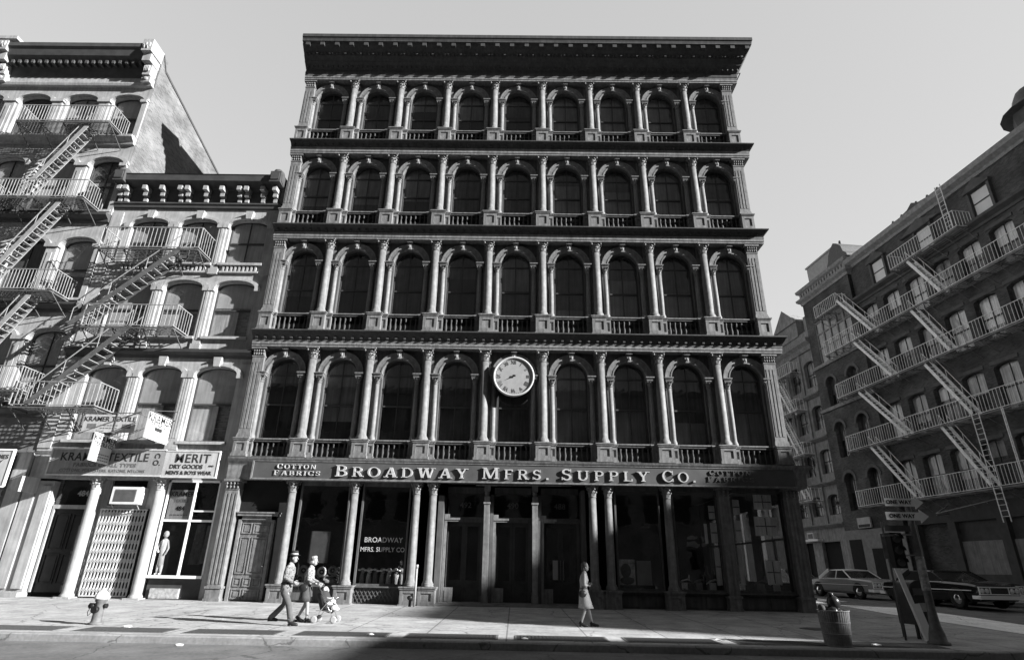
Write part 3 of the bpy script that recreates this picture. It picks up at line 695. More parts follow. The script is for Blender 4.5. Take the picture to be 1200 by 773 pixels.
GL = {
 'B': (.82, lambda: stem(.2)+ring(.4, .75, .33, .25, -90, 90)+ring(.42, .27, .38, .27, -90, 90)+hb(.2, .42, .92)+hb(.2, .42, .465)+hb(.2, .44, 0)),
 'R': (.88, lambda: stem(.2)+ring(.42, .73, .35, .27, -90, 90)+hb(.2, .44, .92)+hb(.2, .44, .46)+dg(.48, .48, .76, .0, .2)+srf(.78, 0, .3)),
 'O': (1.0, lambda: ring(.5, .5, .48, .52, 0, 360, n=28)),
 'A': (.98, lambda: dg(.14, 0, .47, 1, .1)+dg(.80, 0, .5, 1, .22)+hb(.24, .7, .3)+srf(.14, 0)+srf(.82, 0, .38)),
 'D': (.95, lambda: stem(.2)+ring(.4, .5, .5, .5, -90, 90, n=18)+hb(.2, .42, .915)+hb(.2, .42, 0)),
 'W': (1.35, lambda: dg(.4, 0, .16, 1, .2)+dg(.4, 0, .66, 1, .1)+dg(.92, 0, .66, 1, .2)+dg(.94, 0, 1.18, 1, .1)+srf(.14, 1-SH)+srf(.66, 1-SH)+srf(1.2, 1-SH)),
 'Y': (.92, lambda: dg(.46, .45, .16, 1, .2)+dg(.46, .45, .76, 1, .1)+stem(.46, T_, 0, .5, True, False)+srf(.16, 1-SH)+srf(.78, 1-SH)),
 'M': (1.2, lambda: stem(.17, .1)+stem(1.0, T_)+dg(.58, .05, .22, 1, .2)+dg(.58, .05, .96, 1, .1)),
 'F': (.76, lambda: stem(.2)+hb(.2, .7, .915)+hb(.2, .56, .47)+[[(.62, .78), (.7, .78), (.7, 1), (.62, 1)]]),
 'S': (.72, lambda: ring(.36, .74, .30, .26, 20, 270, .15, .085)+ring(.36, .27, .32, .28, -160, 90, .16, .09)+[[(.60, .72), (.66, .72), (.66, .98), (.60, .98)], [(.04, .02), (.1, .02), (.1, .28), (.04, .28)]]),
 'U': (.98, lambda: stem(.2, T_, .28, 1, False, True)+stem(.76, .1, .28, 1, False, True)+ring(.45, .3, .35, .31, 180, 360, .18, .09)),
 'P': (.8, lambda: stem(.2)+ring(.4, .73, .35, .27, -90, 90)+hb(.2, .42, .92)+hb(.2, .42, .46)),
 'L': (.76, lambda: stem(.2)+hb(.2, .7, 0)+[[(.62, 0), (.7, 0), (.7, .24), (.62, .24)]]),
 'C': (.9, lambda: ring(.48, .5, .46, .52, 42, 318, n=24)+[[(.78, .64), (.85, .64), (.85, .98), (.78, .98)], [(.78, .03), (.85, .03), (.85, .3), (.78, .3)]]),
 'T': (.86, lambda: stem(.43, T_, 0, 1, True, False)+hb(.05, .81, .915)+[[(.05, .76), (.12, .76), (.12, .98), (.05, .98)], [(.74, .76), (.81, .76), (.81, .98), (.74, .98)]]),
 'N': (1.0, lambda: stem(.17, .1)+stem(.83, .1, s0=False)+dg(.8, 0, .2, 1, .2)),
 'I': (.4, lambda: stem(.2)),
 'K': (.9, lambda: stem(.2)+dg(.35, .4, .72, 1, .1)+dg(.76, 0, .4, .55, .2)+srf(.78, 0)+srf(.72, 1-SH)),
 'X': (.9, lambda: dg(.74, 0, .16, 1, .2)+dg(.14, 0, .74, 1, .1)+srf(.14, 0)+srf(.76, 0)+srf(.16, 1-SH)+srf(.74, 1-SH)),
 '.': (.36, lambda: [[(.08, 0), (.26, 0), (.26, .18), (.08, .18)]]), }
def serif_word(word, x0, x1, z, h, h1=None, y=-.5, d=.07, parent=None, material=LETTER, name='lettering'):
    h1 = h1 or h; adv = 0; pos = []
    for i, ch in enumerate(word):
        hh = h1 if (i == 0) else h
        pos.append((adv, hh)); adv += (GL[ch][0]+.30)*hh
    adv -= .30*h; k = (x1-x0)/adv
    for i, (ch, (a, hh)) in enumerate(zip(word, pos)):
        mb = MB()
        for j, pl in enumerate(GL[ch][1]()):
            pp = [(x0+(a+px*hh)*k, z+pz*hh) for px, pz in pl]; mb.prism(pp, y-d-.0004*(j % 23), y)
        mb.build('letter', material, parent)
S = thing('shop_sign_board', 'long dark fascia board with raised pale letters BROADWAY MFRS. SUPPLY CO.', 'sign', (0, 0, 0))
mb = MB(); SY = -.50
mb.box(-10.36, 11.2, SY, -.403, 4.50, 5.16); mb.build('board', SIGNB, S)
mb = MB(); mb.box(-10.42, 11.25, SY-.06, -.403, 4.44, 4.50); mb.box(-10.42, 11.25, SY-.03, -.403, 5.16, 5.21); mb.box(-10.42, -10.36, SY-.05, -.403, 4.50, 5.16); mb.build('frame', IRON, S)
Z0 = 4.60
serif_word('BROADWAY', -7.06, -1.76, Z0, .38, .44, SY, .08, S)
serif_word('MFRS.', -1.2, 1.5, Z0, .38, .44, SY, .08, S)
serif_word('SUPPLY', 1.95, 5.45, Z0, .38, .44, SY, .08, S)
serif_word('CO.', 5.95, 7.3, Z0, .38, .44, SY, .08, S)
serif_word('COTTON', -9.42, -7.86, 4.875, .17, .19, SY, .04, S)
serif_word('FABRICS', -9.52, -7.66, 4.62, .17, .19, SY, .04, S)
GREYL = mat('darker_letter_paint', .13, .7, .4, 8)  # darker letters for the right end of the board
serif_word('COTTON', 7.85, 9.5, 4.90, .17, .19, SY, .04, S, GREYL)
serif_word('FABRICS', 7.75, 9.6, 4.65, .17, .19, SY, .04, S, GREYL)

# ------------------------------------------------------------------ clock
K = thing('wall_clock', 'big round street clock with pale face and roman numerals fixed over the middle arch', 'clock', (0, -.56, 8.86))
Ry = Matrix.Rotation(R(90), 4, 'X')
mb = MB(); mb.lathe([(.80, -.12), (.80, 0.0)], 0, 0, 48); mb.xf(Ry); mb.build('face', mat('clock_face_enamel', .30, .55, .12, 4), K)
mb = MB(); mb.lathe([(.80, -.14), (.86, -.14), (.88, .03), (.85, .055), (.80, .05), (.79, .001)], 0, 0, 48); 
mb.f = mb.f[:-2]; mb.sm = mb.sm[:-2]; mb.xf(Ry); mb.build('rim', mat('clock_rim_paint', .45, .5, .1), K)
mb = MB(); mb.lathe([(.6, -.14), (.45, -.4)], 0, 0, 20); mb.xf(Ry); mb.build('housing', CORN, K)
rom = ['XII', 'I', 'II', 'III', 'IIII', 'V', 'VI', 'VII', 'VIII', 'IX', 'X', 'XI']
NUM = mat('numeral_paint', .11, .6, .3, 9)
for i, s_ in enumerate(rom):
    a = R(30*i); r_ = .62
    o = text('numeral', s_, .21, (r_*math.sin(a), -.008, r_*math.cos(a)), NUM, K, .008, .006, 1.0, sx=.85); o.rotation_euler = (0, a, 0)
mb = MB()
for i in range(60):
    a = R(6*i); mb.bar((.735*math.sin(a), -.006, .735*math.cos(a)), (.765*math.sin(a), -.006, .765*math.cos(a)), .012, .01, (0, 1, 0))
mb.build('minute_track', NUM, K)
mb = MB(); a = R(246); mb.prism([(0, .03), (0, -.03), (.3*math.sin(a), .3*math.cos(a)-.005)], -.05, -.035); mb.box(-.05, .08, -.05, -.034, -.02, .06); mb.build('hand', BLACK, K)

# ------------------------------------------------------------------ generic masonry helpers
def seg_window(parent, xc, w_, zb, ztop, y, rise=.3, upper=BLINDL, lower=None, sash=SASH, shade=.5, glass=True, name='window', mull=True):
    hw = w_/2; zsp = ztop-rise; mb = MB()
    for s_ in (-1, 1): mb.box(xc+s_*hw, xc+s_*(hw-.07), y, y+.06, zb, zsp)
    arch_ring(mb, xc, zsp, hw-.08, hw, y, y+.06, rise=rise/hw) if rise > 0 else mb.box(xc-hw, xc+hw, y, y+.06, zsp-.08, zsp)
    mid = zb+(ztop-zb)*.5
    mb.box(xc-hw, xc+hw, y-.005, y+.055, mid-.04, mid+.04); mb.box(xc-hw, xc+hw, y+.004, y+.055, zb, zb+.09)
    if mull: mb.box(xc-.022, xc+.022, y+.008, y+.05, zb, ztop-.04)
    o = mb.build(name, sash, parent)
    pane = arch_fill(xc, hw-.01, zsp, zb, y+.035, seg=max(rise, .01)); pane.build('glass', CLEAR, o)
    if shade > 0:
        zc_ = ztop-(ztop-zb)*shade
        a = arch_fill(xc, hw-.02, zsp, zc_, y+.07, seg=max(rise, .01)); a.build('blind', upper, o)
    if lower and shade < 1:
        MB().box(xc-hw+.02, xc+hw*.25, y+.10, y+.12, zb, ztop-(ztop-zb)*shade).build('curtain', lower, o)
    return o

def bars(mb, p0, p1, h, n, t=.02, base=0.08):
    p0 = Vector(p0); p1 = Vector(p1); upv = Vector((0, 0, h)); b = Vector((0, 0, base))
    mb.bar(p0+upv, p1+upv, .045, .03); mb.bar(p0+b, p1+b, .035, .03)
    if h > .6: mb.bar(p0+upv*.55, p1+upv*.55, t, t) if n < 2 else None
    for k in range(n+1):
        q = p0+(p1-p0)*k/n; mb.bar(q+b, q+upv, t if 0 < k < n else t*1.8)
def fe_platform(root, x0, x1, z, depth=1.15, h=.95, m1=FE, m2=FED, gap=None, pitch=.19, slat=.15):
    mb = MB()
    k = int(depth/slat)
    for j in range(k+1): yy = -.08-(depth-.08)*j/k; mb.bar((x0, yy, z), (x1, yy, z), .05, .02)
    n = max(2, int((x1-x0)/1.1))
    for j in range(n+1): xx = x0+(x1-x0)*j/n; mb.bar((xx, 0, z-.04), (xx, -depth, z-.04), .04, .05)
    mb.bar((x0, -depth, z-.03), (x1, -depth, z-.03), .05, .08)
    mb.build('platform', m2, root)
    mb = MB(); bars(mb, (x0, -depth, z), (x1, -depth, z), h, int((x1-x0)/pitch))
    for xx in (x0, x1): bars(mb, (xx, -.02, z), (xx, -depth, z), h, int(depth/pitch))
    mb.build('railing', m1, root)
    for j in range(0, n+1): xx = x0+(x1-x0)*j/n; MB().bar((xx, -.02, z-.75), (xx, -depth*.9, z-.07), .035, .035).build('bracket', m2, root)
def fe_stair(root, x0, z0, x1, z1, y0=-1.08, y1=-.52, m1=FE, m2=FED, rail=True, ms=None):
    a = Vector((x0, 0, z0)); b = Vector((x1, 0, z1)); mb = MB()
    for y in (y0, y1): mb.bar(a+Vector((0, y, 0)), b+Vector((0, y, 0)), .035, .21)
    mb.build('stringer', ms or m1, root); mb = MB(); n = int(abs(z1-z0)/.24)
    for k in range(1, n):
        q = a+(b-a)*k/n; mb.box(q.x-.09, q.x+.09, y0+.015, y1-.015, q.z-.012, q.z+.012)
    mb.build('tread', m1, root)
    if rail:
        mb = MB(); o = Vector((0, 0, .75))
        for y in (y0, y1):
            A_, B_ = a+Vector((0, y, 0)), b+Vector((0, y, 0)); mb.bar(A_+o, B_+o, .03)
            for k in range(0, 4): q = A_+(B_-A_)*k/3; mb.bar(q, q+o, .022)
        mb.build('handrail', m1, root)

# ------------------------------------------------------------------ left: four storey pale loft building
L = thing('stone_loft_building', 'narrow four storey pale stone building with bracketed dark cornice, left of the cast iron building', 'building', (0, 0, 0))
lx0, lx1 = -19.72, -11.47; LW = [-17.72, -15.33, -12.93]; W_ = 1.82
rows = [(14.35, 16.75, .32, 13.75, 17.36), (10.65, 13.42, .35, 10.0, 13.75), (5.98, 9.25, .36, 5.6, 9.65)]
for ri, (zb, zt, rise, za, zz) in enumerate(rows):
    mb = MB(); edges = [lx0, (LW[0]+LW[1])/2, (LW[1]+LW[2])/2, lx1]
    for i in range(3): arch_panel(mb, edges[i], edges[i+1], za, zz, LW[i], W_/2, zt-rise, zb, 0, .42, seg=rise)
    mb.build('wall', STONE, L)
    for i in range(3):
        sh = [[.55, .6, 1.0], [.7, .55, .45], [.5, .5, .5]][ri][i]
        seg_window(L, LW[i], W_, zb, zt, .20, rise, BLINDL, CURTAIN if ri else None, shade=sh, mull=(ri == 0))
        # hood and keystone
        mb = MB(); arch_ring(mb, LW[i], zt-rise, W_/2+.02, W_/2+.26, -.13, 0, rise=(rise+.02)/(W_/2)); 
        for s_ in (-1, 1): mb.box(LW[i]+s_*(W_/2+.02), LW[i]+s_*(W_/2+.30), -.14, 0, zt-rise-.16, zt-rise)
        if ri == 0 or ri == 2: mb.prism([(LW[i]-.13, zt-.02), (LW[i]+.13, zt-.02), (LW[i]+.18, zt+.4), (LW[i]-.18, zt+.4)], -.22, 0)
        mb.build('window_hood', STONE, L)
        mb = MB(); mb.box(LW[i]-W_/2-.12, LW[i]+W_/2+.12, -.16, .3, zb-.12, zb)
        if ri == 0:
            for k in range(9): mb.box(LW[i]-.75+.19*k-.04, LW[i]-.75+.19*k+.04, -.10, 0, zb-.42, zb-.12)
            mb.box(LW[i]-W_/2, LW[i]+W_/2, -.11, 0, zb-.50, zb-.42)
        mb.build('sill', STONE, L)
# piers between windows
for ri, (zb, zt, rise, za, zz) in enumerate(rows):
    mb = MB()
    for xc in ((LW[0]+LW[1])/2, (LW[1]+LW[2])/2):
        hwid = .17 if ri < 2 else .2
        mb = MB(); mb.box(xc-hwid, xc+hwid, -.09, 0, za+.3, zt-rise-.0)
        mb.box(xc-hwid-.05, xc+hwid+.05, -.14, 0, zt-rise-.0, zt-rise+.14); mb.box(xc-hwid-.05, xc+hwid+.05, -.13, 0, za+.02, za+.3)
        if ri == 2:
            for k in range(3): mb.box(xc-.13+.1*k-.02, xc-.13+.1*k+.04, -.105, -.09, za+.5, zt-rise-.2)
        else: mb.box(xc-.05, xc+.05, -.11, -.09, za+.5, zt-rise-.2)
        mb.build('pilaster', STONE, L)
    for (a, b_) in ((lx0, lx0+.55), (lx1-.5, lx1)): MB().box(a, b_, -.06, 0, za+.02, zz-.25).build('corner_pilaster', STONE, L)
mb = MB(); mb.sweep([(-.02, 9.66), (.1, 9.66), (.14, 9.75), (.3, 9.85), (.34, 9.98), (-.02, 10.02)], [(lx0, 0), (lx1-.02, 0)]); mb.build('belt_course', STONED, L)
mb = MB(); mb.sweep([(-.02, 17.37), (.12, 17.37), (.14, 17.5), (.2, 17.55), (.2, 17.62), (.05, 17.66), (.05, 18.4), (.12, 18.5), (.62, 18.62), (.66, 18.9), (.7, 18.95), (-.02, 19.05)], [(lx0, 0), (lx1-.02, 0)])
cr_ = mb.build('cornice', STONED, L)
BR = mat('bracket_paint', .3, .7, .3, 3); mb = MB()
bxs = [lx0+.25, lx0+.55, lx0+1.5, lx0+2.35, lx0+3.25, lx0+3.6, lx0+4.5, lx0+5.3, lx0+6.15, lx0+6.5, lx0+7.3, lx1-.35]
for x in bxs:
    mb = MB(); mb.box(x-.09, x+.09, -.2, 0, 17.66, 17.86); mb.box(x-.10, x+.10, -.32, 0, 17.92, 18.1); mb.box(x-.10, x+.10, -.52, 0, 18.18, 18.4); mb.box(x-.05, x+.05, -.18, 0, 17.7, 18.4); mb.build('bracket', BR, L)
mb = MB()
for x in (lx0+.28, lx1-.3):
    mb = MB(); mb.box(x-.26, x+.26, -.78, 0, 18.5, 19.1); mb.blob((x, -.4, 19.12), (.27, .38, .28), 10, 6); mb.box(x-.2, x+.2, -.82, 0, 18.62, 19.0); mb.build('corner_block', STONED, L)
bk = brick_mat('party_wall_brick', .2, .3)
mb = MB(); mb.box(lx0, lx1, .45, 24, 0, 18.7); mb.build('body', bk, L)
# street floor of that building
mb = MB(); mb.box(lx0, lx1, -.02, .1, 5.5, 5.6); mb.box(lx0, lx1, .02, .3, 4.4, 5.5)
mb.box(lx0, -18.55, -.02, .3, .0, 4.3); mb.box(-19.68, -19.2, -.09, -.02, .3, 4.1); mb.box(-18.98, -18.6, -.09, -.02, .3, 4.1)
mb.box(-14.55, -14.1, .3, .44, 0, 4.4); mb.box(-16.9, -16.4, .3, .44, 0, 4.4)
mb.build('shop_front', STONE, L)
MB().box(lx0, lx1, -.35, .3, -.12, .02).build('plinth', mat('shop_step', .3, .9, .3), L)
MB().box(lx0+.1, -18.5, -.3, .2, .02, .18).build('plinth', STONE, L)
for x in (-16.72, -14.12):
    c_ = MB(); c_.lathe([(.25, 0), (.25, .12), (.2, .2), (.205, .3), (.2, 3.7), (.18, 4.0)], x, -.12, 16); c_.box(x-.3, x+.3, -.42, .18, -.0, .06)
    o = c_.build('column', STONE, L); c_ = MB(); capital(c_, .18, 4.0, 4.5, -.12, x); c_.build('capital', STONE, o)
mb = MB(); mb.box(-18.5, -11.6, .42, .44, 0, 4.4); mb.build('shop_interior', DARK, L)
# door 484
d = MB(); d.box(-18.5, -16.95, .2, .3, 3.25, 3.4); d.box(-18.5, -18.42, .2, .3, .18, 3.25); d.build('door_frame', STONE, L)
dr = panel_door(L, -18.42, -16.95, .18, 3.25, .3, [(.06, .46, .1, .45), (.54, .94, .1, .45), (.06, .46, .5, .94), (.54, .94, .5, .94)], mat('black_door', .02, .5, .4, 3))
MB().blob((-17.0, .27, 1.5), .04, 8, 6).build('handle', CHROME, dr)
tr = MB().box(-18.5, -16.95, .26, .268, 3.4, 4.35).build('transom', GLASS, L)
text('street_number', '484', .3, (-17.45, .24, 3.85), mat('number_paint', .3, .6), tr, .008, .006)
# folding gate
gt = MB(); x0, x1, z0, z1 = -16.38, -14.58, .12, 3.22
n = 14
for k in range(n+1): x = x0+(x1-x0)*k/n; gt.box(x-.028, x+.028, .02, .04, z0, z1)
for k in range(n):
    xa, xb = x0+(x1-x0)*k/n, x0+(x1-x0)*(k+1)/n
    for j in range(9):
        za = z0+(z1-z0)*(j+.1)/9; zb_ = za+.27; gt.bar((xa, .012, za), (xb, .012, zb_), .022, .01, (0, 1, 0)); gt.bar((xa, .05, zb_), (xb, .05, za), .022, .01, (0, 1, 0))
gt.box(x0-.05, x1+.05, .01, .05, z1, z1+.05); gt.box(x0, x1, .01, .05, z0-.05, z0)
gt.build('folding_gate', mat('gate_paint', .5, .6, .2, 6), L)
mb = MB(); mb.box(-16.4, -14.4, .1, .3, 3.3, 3.4); mb.box(-14.85, -14.4, .12, .3, 3.4, 4.4); mb.build('transom', STONE, L)
# shop window MERIT
m_ = MB(); wx0, wx1, wz0, wz1 = -13.9, -11.78, .86, 4.42
m_.box(wx0, wx1, -.1, .3, wz0-.1, wz0); m_.box(wx0, wx0+.07, .0, .08, wz0, wz1); m_.box(wx1-.07, wx1, .0, .08, wz0, wz1); m_.box(wx0, wx1, 0, .08, wz1-.08, wz1)
xm = -12.76; m_.box(xm-.04, xm+.04, 0, .08, wz0, wz1-.08); m_.box(wx0+.07, xm-.04, 0, .07, 2.82, 2.9); m_.box(xm+.04, wx1-.07, 0, .07, 2.82, 2.9); m_.box(xm+.04, wx1-.07, 0, .07, 3.2, 3.26)
wo = m_.build('shop_window', WHITE, L); MB().box(wx0+.05, wx1-.05, .035, .043, wz0, wz1-.05).build('glass', GLASS, wo)
mb = MB(); mb.box(wx0, wx1, .1, .3, .02, wz0-.1); mb.build('bulkhead', mat('bulkhead_paint', .05, .8), L)
mb = MB(); mb.box(-13.7, -12.6, .0, .1, .05, .4); mb.build('bulkhead_patch', mat('patch_paint', .35, .8, .5, 9), L)
mb = MB(); mb.box(-11.74, -11.5, -.1, .3, 0, 4.4); mb.build('pilaster', STONE, L)

# air conditioner
A = thing('air_conditioner', 'pale boxy window air conditioner in the transom above the folding gate', 'air conditioner', (-15.32, 0, 3.42))
mb = MB(); mb.box(-.58, .58, -.35, .3, .0, .66); mb.build('case', mat('ac_case', .6, .5, .1), A)
mb = MB(); mb.box(-.44, .40, -.365, -.352, .1, .56); [mb.box(-.42, .38, -.375, -.366, .12+.035*k, .135+.035*k) for k in range(12)]; mb.build('grille', mat('ac_grille', .12, .5), A)
mb = MB(); mb.bar((-.5, 0, -.25), (-.5, -.33, 0), .03); mb.bar((.5, 0, -.25), (.5, -.33, 0), .03); mb.build('bracket', FE, A)

# signs of the textile shop
def ink_lines(t, x0, x1, z, n, y):
    mb = MB()
    for k in range(n):
        x = x0+.04*k; zz = z-.11*k
        while x < x1-.05*k:
            w2 = random.uniform(.05, .12); mb.box(x, min(x+w2, x1), y-.004, y, zz-.018, zz+.018); x += w2+.035
    mb.build('small_print', INK2, t)
SB = mat('sign_grey_paint', .28, .7, .15, 2, streak=.2); SBL = mat('sign_light_paint', .42, .7, .12, 2, streak=.2); INK = mat('sign_ink', .03, .7, .3, 6); INK2 = mat('faded_sign_ink', .13, .7, .3, 6)
t = thing('textile_shop_sign', 'wide grey sign board lettered KRAMER TEXTILE CO. above the folding gate', 'sign', (-16.2, -.48, 5.03))
MB().box(-2.45, 2.15, 0, .06, -.5, .48).build('board', SB, t)
mb = MB(); mb.box(-2.5, 2.15, -.02, .08, .48, .53); mb.box(-2.5, 2.15, -.02, .08, -.55, -.5); mb.box(-2.5, -2.45, -.02, .08, -.5, .48); mb.build('frame', mat('sign_frame', .5, .7), t)
text('lettering', 'KRAMER TEXTILE', .46, (-.28, -.006, .17), INK, t, .01, .004, 1.05, sx=.97); text('lettering', 'C', .3, (1.85, -.006, .27), INK, t, .01, .005).rotation_euler = (0, R(90), 0); text('lettering', 'O.', .3, (1.88, -.006, -.02), INK, t, .01, .005)
text('lettering', 'FABRICS OF ALL TYPES', .2, (-.2, -.006, -.14), INK2, t, .01, .006, 1.1, sx=1.15); text('lettering', 'COTTONS, POLYESTERS, RAYONS, NYLONS', .16, (-.25, -.006, -.36), INK2, t, .01, 0, 1.05, sx=1.05)
t = thing('dry_goods_sign', 'grey sign board lettered MERIT DRY GOODS over the shop window', 'sign', (-12.98, -.48, 5.0))
MB().box(-1.06, 1.12, 0, .06, -.5, .48).build('board', SBL, t)
mb = MB(); mb.box(-1.06, 1.16, -.02, .08, .48, .53); mb.box(-1.06, 1.16, -.02, .08, -.55, -.5); mb.box(1.12, 1.16, -.02, .08, -.5, .48); mb.build('frame', mat('sign_frame', .5, .7), t)
text('lettering', 'MERIT', .5, (.08, -.006, .2), INK, t, .01, .003, 1.08); text('lettering', 'DRY GOODS', .23, (-.12, -.006, -.12), INK, t, .01, .006); text('lettering', 'AND', .1, (.88, -.006, -.08), INK, t, .01); text('lettering', "MEN'S & BOYS WEAR", .2, (.03, -.006, -.36), INK, t, .01, .005, sx=.97)
t = thing('fire_escape_sign', 'pale sign lettered KRAMER TEXTILE fixed along the lowest fire escape balcony', 'sign', (-16.15, -1.24, 6.42))
MB().box(-1.05, 1.05, 0, .03, -.36, .36).build('board', SBL, t); text('lettering', 'KRAMER TEXTILE', .27, (0, -.006, .17), INK, t, .008, .002)
mb = MB(); mb.box(-.85, -.5, -.008, 0, -.2, -.02); mb.box(.55, .9, -.008, 0, -.2, -.02); mb.build('emblem', INK2, t); ink_lines(t, -.35, .4, -.08, 2, -.004)
WS = mat('white_sign_face', .62, .6, .05, 3)
def proj_sign(x, yc, zc, w_, h_, label, num):
    # board stands out from the wall; its face looks along +X
    t = thing('hanging_sign', label, 'sign', (x, yc, zc), R(90), 'white projecting signs of the textile shop')
    MB().box(-w_/2, w_/2, -.03, .03, -h_/2, h_/2).build('board', WS, t)
    text('lettering', 'KRAMER', .33*w_/1.25, (0, -.036, h_*.32), INK, t, .008, .002, 1.05); text('lettering', 'TEXTILE CO.', .2*w_/1.25, (0, -.036, h_*.12), INK, t, .008, .004, 1.0)
    if num: MB().box(-.25, .25, -.038, -.03, -.14, .0).build('plate', INK, t)
    ink_lines(t, -w_*.34, w_*.34, -h_*.22, 3, -.034)
    mb = MB(); mb.bar((-w_/2, 0, h_/2+.05), (w_/2+.5, 0, h_/2+.05), .03); mb.bar((-w_/2+.1, 0, h_/2+.05), (w_/2+.5, 0, h_/2+.5), .02); mb.build('bracket', FED, t); return t
proj_sign(-14.2, -1.15, 6.27, 1.55, 1.02, 'white projecting sign KRAMER with a black plate, higher and nearer the stone window', True)
proj_sign(-16.3, -1.0, 5.45, 1.3, 1.08, 'white projecting sign KRAMER hanging in front of the wide KRAMER TEXTILE board', False)
t = thing('window_sign', 'pale KRAMER placard inside upper left of the dry goods shop window', 'sign', (-13.3, .12, 3.5))
MB().box(-.5, .44, 0, .02, -.62, .55).build('board', SBL, t); text('lettering', 'KRAMER', .25, (-.02, -.006, .38), INK, t, .006, .005); text('lettering', 'TEXTILE', .17, (-.02, -.006, .12), INK2, t, .006); text('lettering', '484', .24, (.0, -.006, -.18), INK, t, .006, .008); ink_lines(t, -.36, .32, -.42, 1, -.004)

# mannequin and hanging clothes in that window
t = thing('mannequin', 'small pale child mannequin standing lower left inside the dry goods shop window', 'mannequin', (-13.62, .16, .88))
PL = mat('mannequin_plaster', .75, .5, .08)
mb = MB(); mb.tube([(0, 0, .3), (0, 0, .75), (.0, 0, 1.25), (0, 0, 1.32)], [.12, .1, .13, .05]); mb.blob((0, -.01, 1.47), (.1, .1, .13)); mb.tube([(-.12, 0, 1.22), (-.2, -.05, .95), (-.1, -.12, .8)], .035); mb.tube([(.12, 0, 1.22), (.2, -.02, .95), (.16, -.1, .72)], .035); mb.tube([(-.06, 0, .35), (-.07, 0, 0)], [.07, .04]); mb.tube([(.06, 0, .35), (.1, -.04, 0)], [.07, .04]); mb.blob((-.07, -.05, .02), (.04, .09, .03)); mb.blob((.1, -.08, .02), (.04, .09, .03)); mb.build('figure', PL, t)
CL = mat('dark_cloth', .05, .9, .5, 6)
def garment(x, z, w_, h_, label, g):
    t = MB(); n = 14; v = []; f = []
    for j in range(8):
        for i in range(n+1):
            u = i/n-.5; s_ = j/7; ww = w_*(.6+.4*s_); v.append((u*ww, .05*math.sin(i*2.3+j*.4)*s_, -h_*s_)); 
    for j in range(7):
        for i in range(n): f.append((j*(n+1)+i, j*(n+1)+i+1, (j+1)*(n+1)+i+1, (j+1)*(n+1)+i))
    k = len(v); v += [(a, b_+.06, c_) for a, b_, c_ in v]; f += [tuple(q+k for q in ff) for ff in f]
    t.add(v, f, True); t.bar((-.12, .03, 0), (.12, .03, 0), .02); t.tube([(0, .03, 0), (0, .03, .14)], .008)
    tag(t.build('hanging_coat', mat('cloth_%d' % int(g*100), g, .9, .5, 6), None, (x, .62 if x < -13 else .22, z)), label, 'coat', 'clothes hung in the dry goods window')
garment(-12.35, 2.75, .5, 1.5, 'dark coat hanging on the left of the right pane of the dry goods window', .07)
garment(-11.98, 2.7, .36, 1.4, 'greyer coat hanging at the right edge of the dry goods window', .14)
garment(-13.15, 2.7, .5, 1.6, 'dark coat hanging right of the child mannequin', .05)

# ------------------------------------------------------------------ far left shop sign and five storey building
T5 = thing('tall_stone_building', 'five storey pale building with heavy dark cornice and iron balconies at the left edge', 'building', (0, 0, 0))
tx0, tx1 = -35.0, -19.74; TW = [-33.3, -30.85, -28.35, -25.83, -23.27, -20.81]; TWW = 1.76
rows5 = [(21.75, 24.38, .36, 21.6, 25.0), (17.2, 20.3, .4, 16.9, 21.15), (12.45, 15.6, .4, 12.15, 16.5), (7.6, 10.9, .4, 7.3, 11.75)]
for ri, (zb, zt, rise, za, zz) in enumerate(rows5):
    mb = MB(); ed = [tx0]+[(a+b_)/2 for a, b_ in zip(TW[:-1], TW[1:])]+[tx1]
    for i in range(6): arch_panel(mb, ed[i], ed[i+1], za, zz, TW[i], TWW/2, zt-rise, zb, 0, .42, seg=rise)
    mb.build('wall', STONE2, T5)
    for i in range(1, 6):
        seg_window(T5, TW[i], TWW, zb, zt, .2, rise, BLINDL if (i+ri) % 3 else BLIND, CURTAIN if (i*ri) % 2 else None, shade=[.5, .85, .4, 1, .6][(i+2*ri) % 5], mull=(i+ri) % 2 == 0)
        mb = MB(); arch_ring(mb, TW[i], zt-rise, TWW/2+.02, TWW/2+.24, -.16, 0, rise=(rise+.04)/(TWW/2)); mb.build('window_hood', STONE2, T5)
        mb = MB(); mb.box(TW[i]-TWW/2-.1, TW[i]+TWW/2+.1, -.15, .3, zb-.12, zb); mb.build('sill', STONE2, T5)
    mb = MB()
    for a, b_ in zip(TW[:-1], TW[1:]):
        xc = (a+b_)/2; mb = MB(); mb.box(xc-.26, xc+.26, -.12, 0, za+.01, zt-rise-.12); mb.box(xc-.35, xc+.35, -.2, 0, zt-rise-.12, zt-rise+.06); mb.box(xc-.1, xc+.1, -.15, -.12, za+.3, zt-rise-.4); mb.build('pilaster', STONE2, T5)
    mb = MB(); xc = tx1-.13; mb.box(xc-.13, xc+.13, -.12, 0, za+.01, zt-rise-.12); mb.box(xc-.22, xc+.13, -.2, 0, zt-rise-.12, zt-rise+.06)
    mb.build('pilaster', STONE2, T5)
for (a, b_) in ((21.15, 21.6), (16.5, 16.9), (11.75, 12.15), (6.9, 7.3)):
    mb = MB(); mb.sweep([(-.02, a+.002), (.15, a+.002), (.18, a+.12), (.4, b_-.14), (.42, b_-.03), (-.02, b_-.003)], [(tx0, 0), (tx1-.02, 0)]); mb.build('belt_course', STONED if a < 20 else STONE2, T5)
mb = MB(); mb.sweep([(-.02, 25.0), (.2, 25.0), (.24, 25.12), (.24, 25.2), (.1, 25.25), (.1, 25.6)], [(tx0, 0), (tx1-.02, 0)]); mb.build('architrave', STONE2, T5)
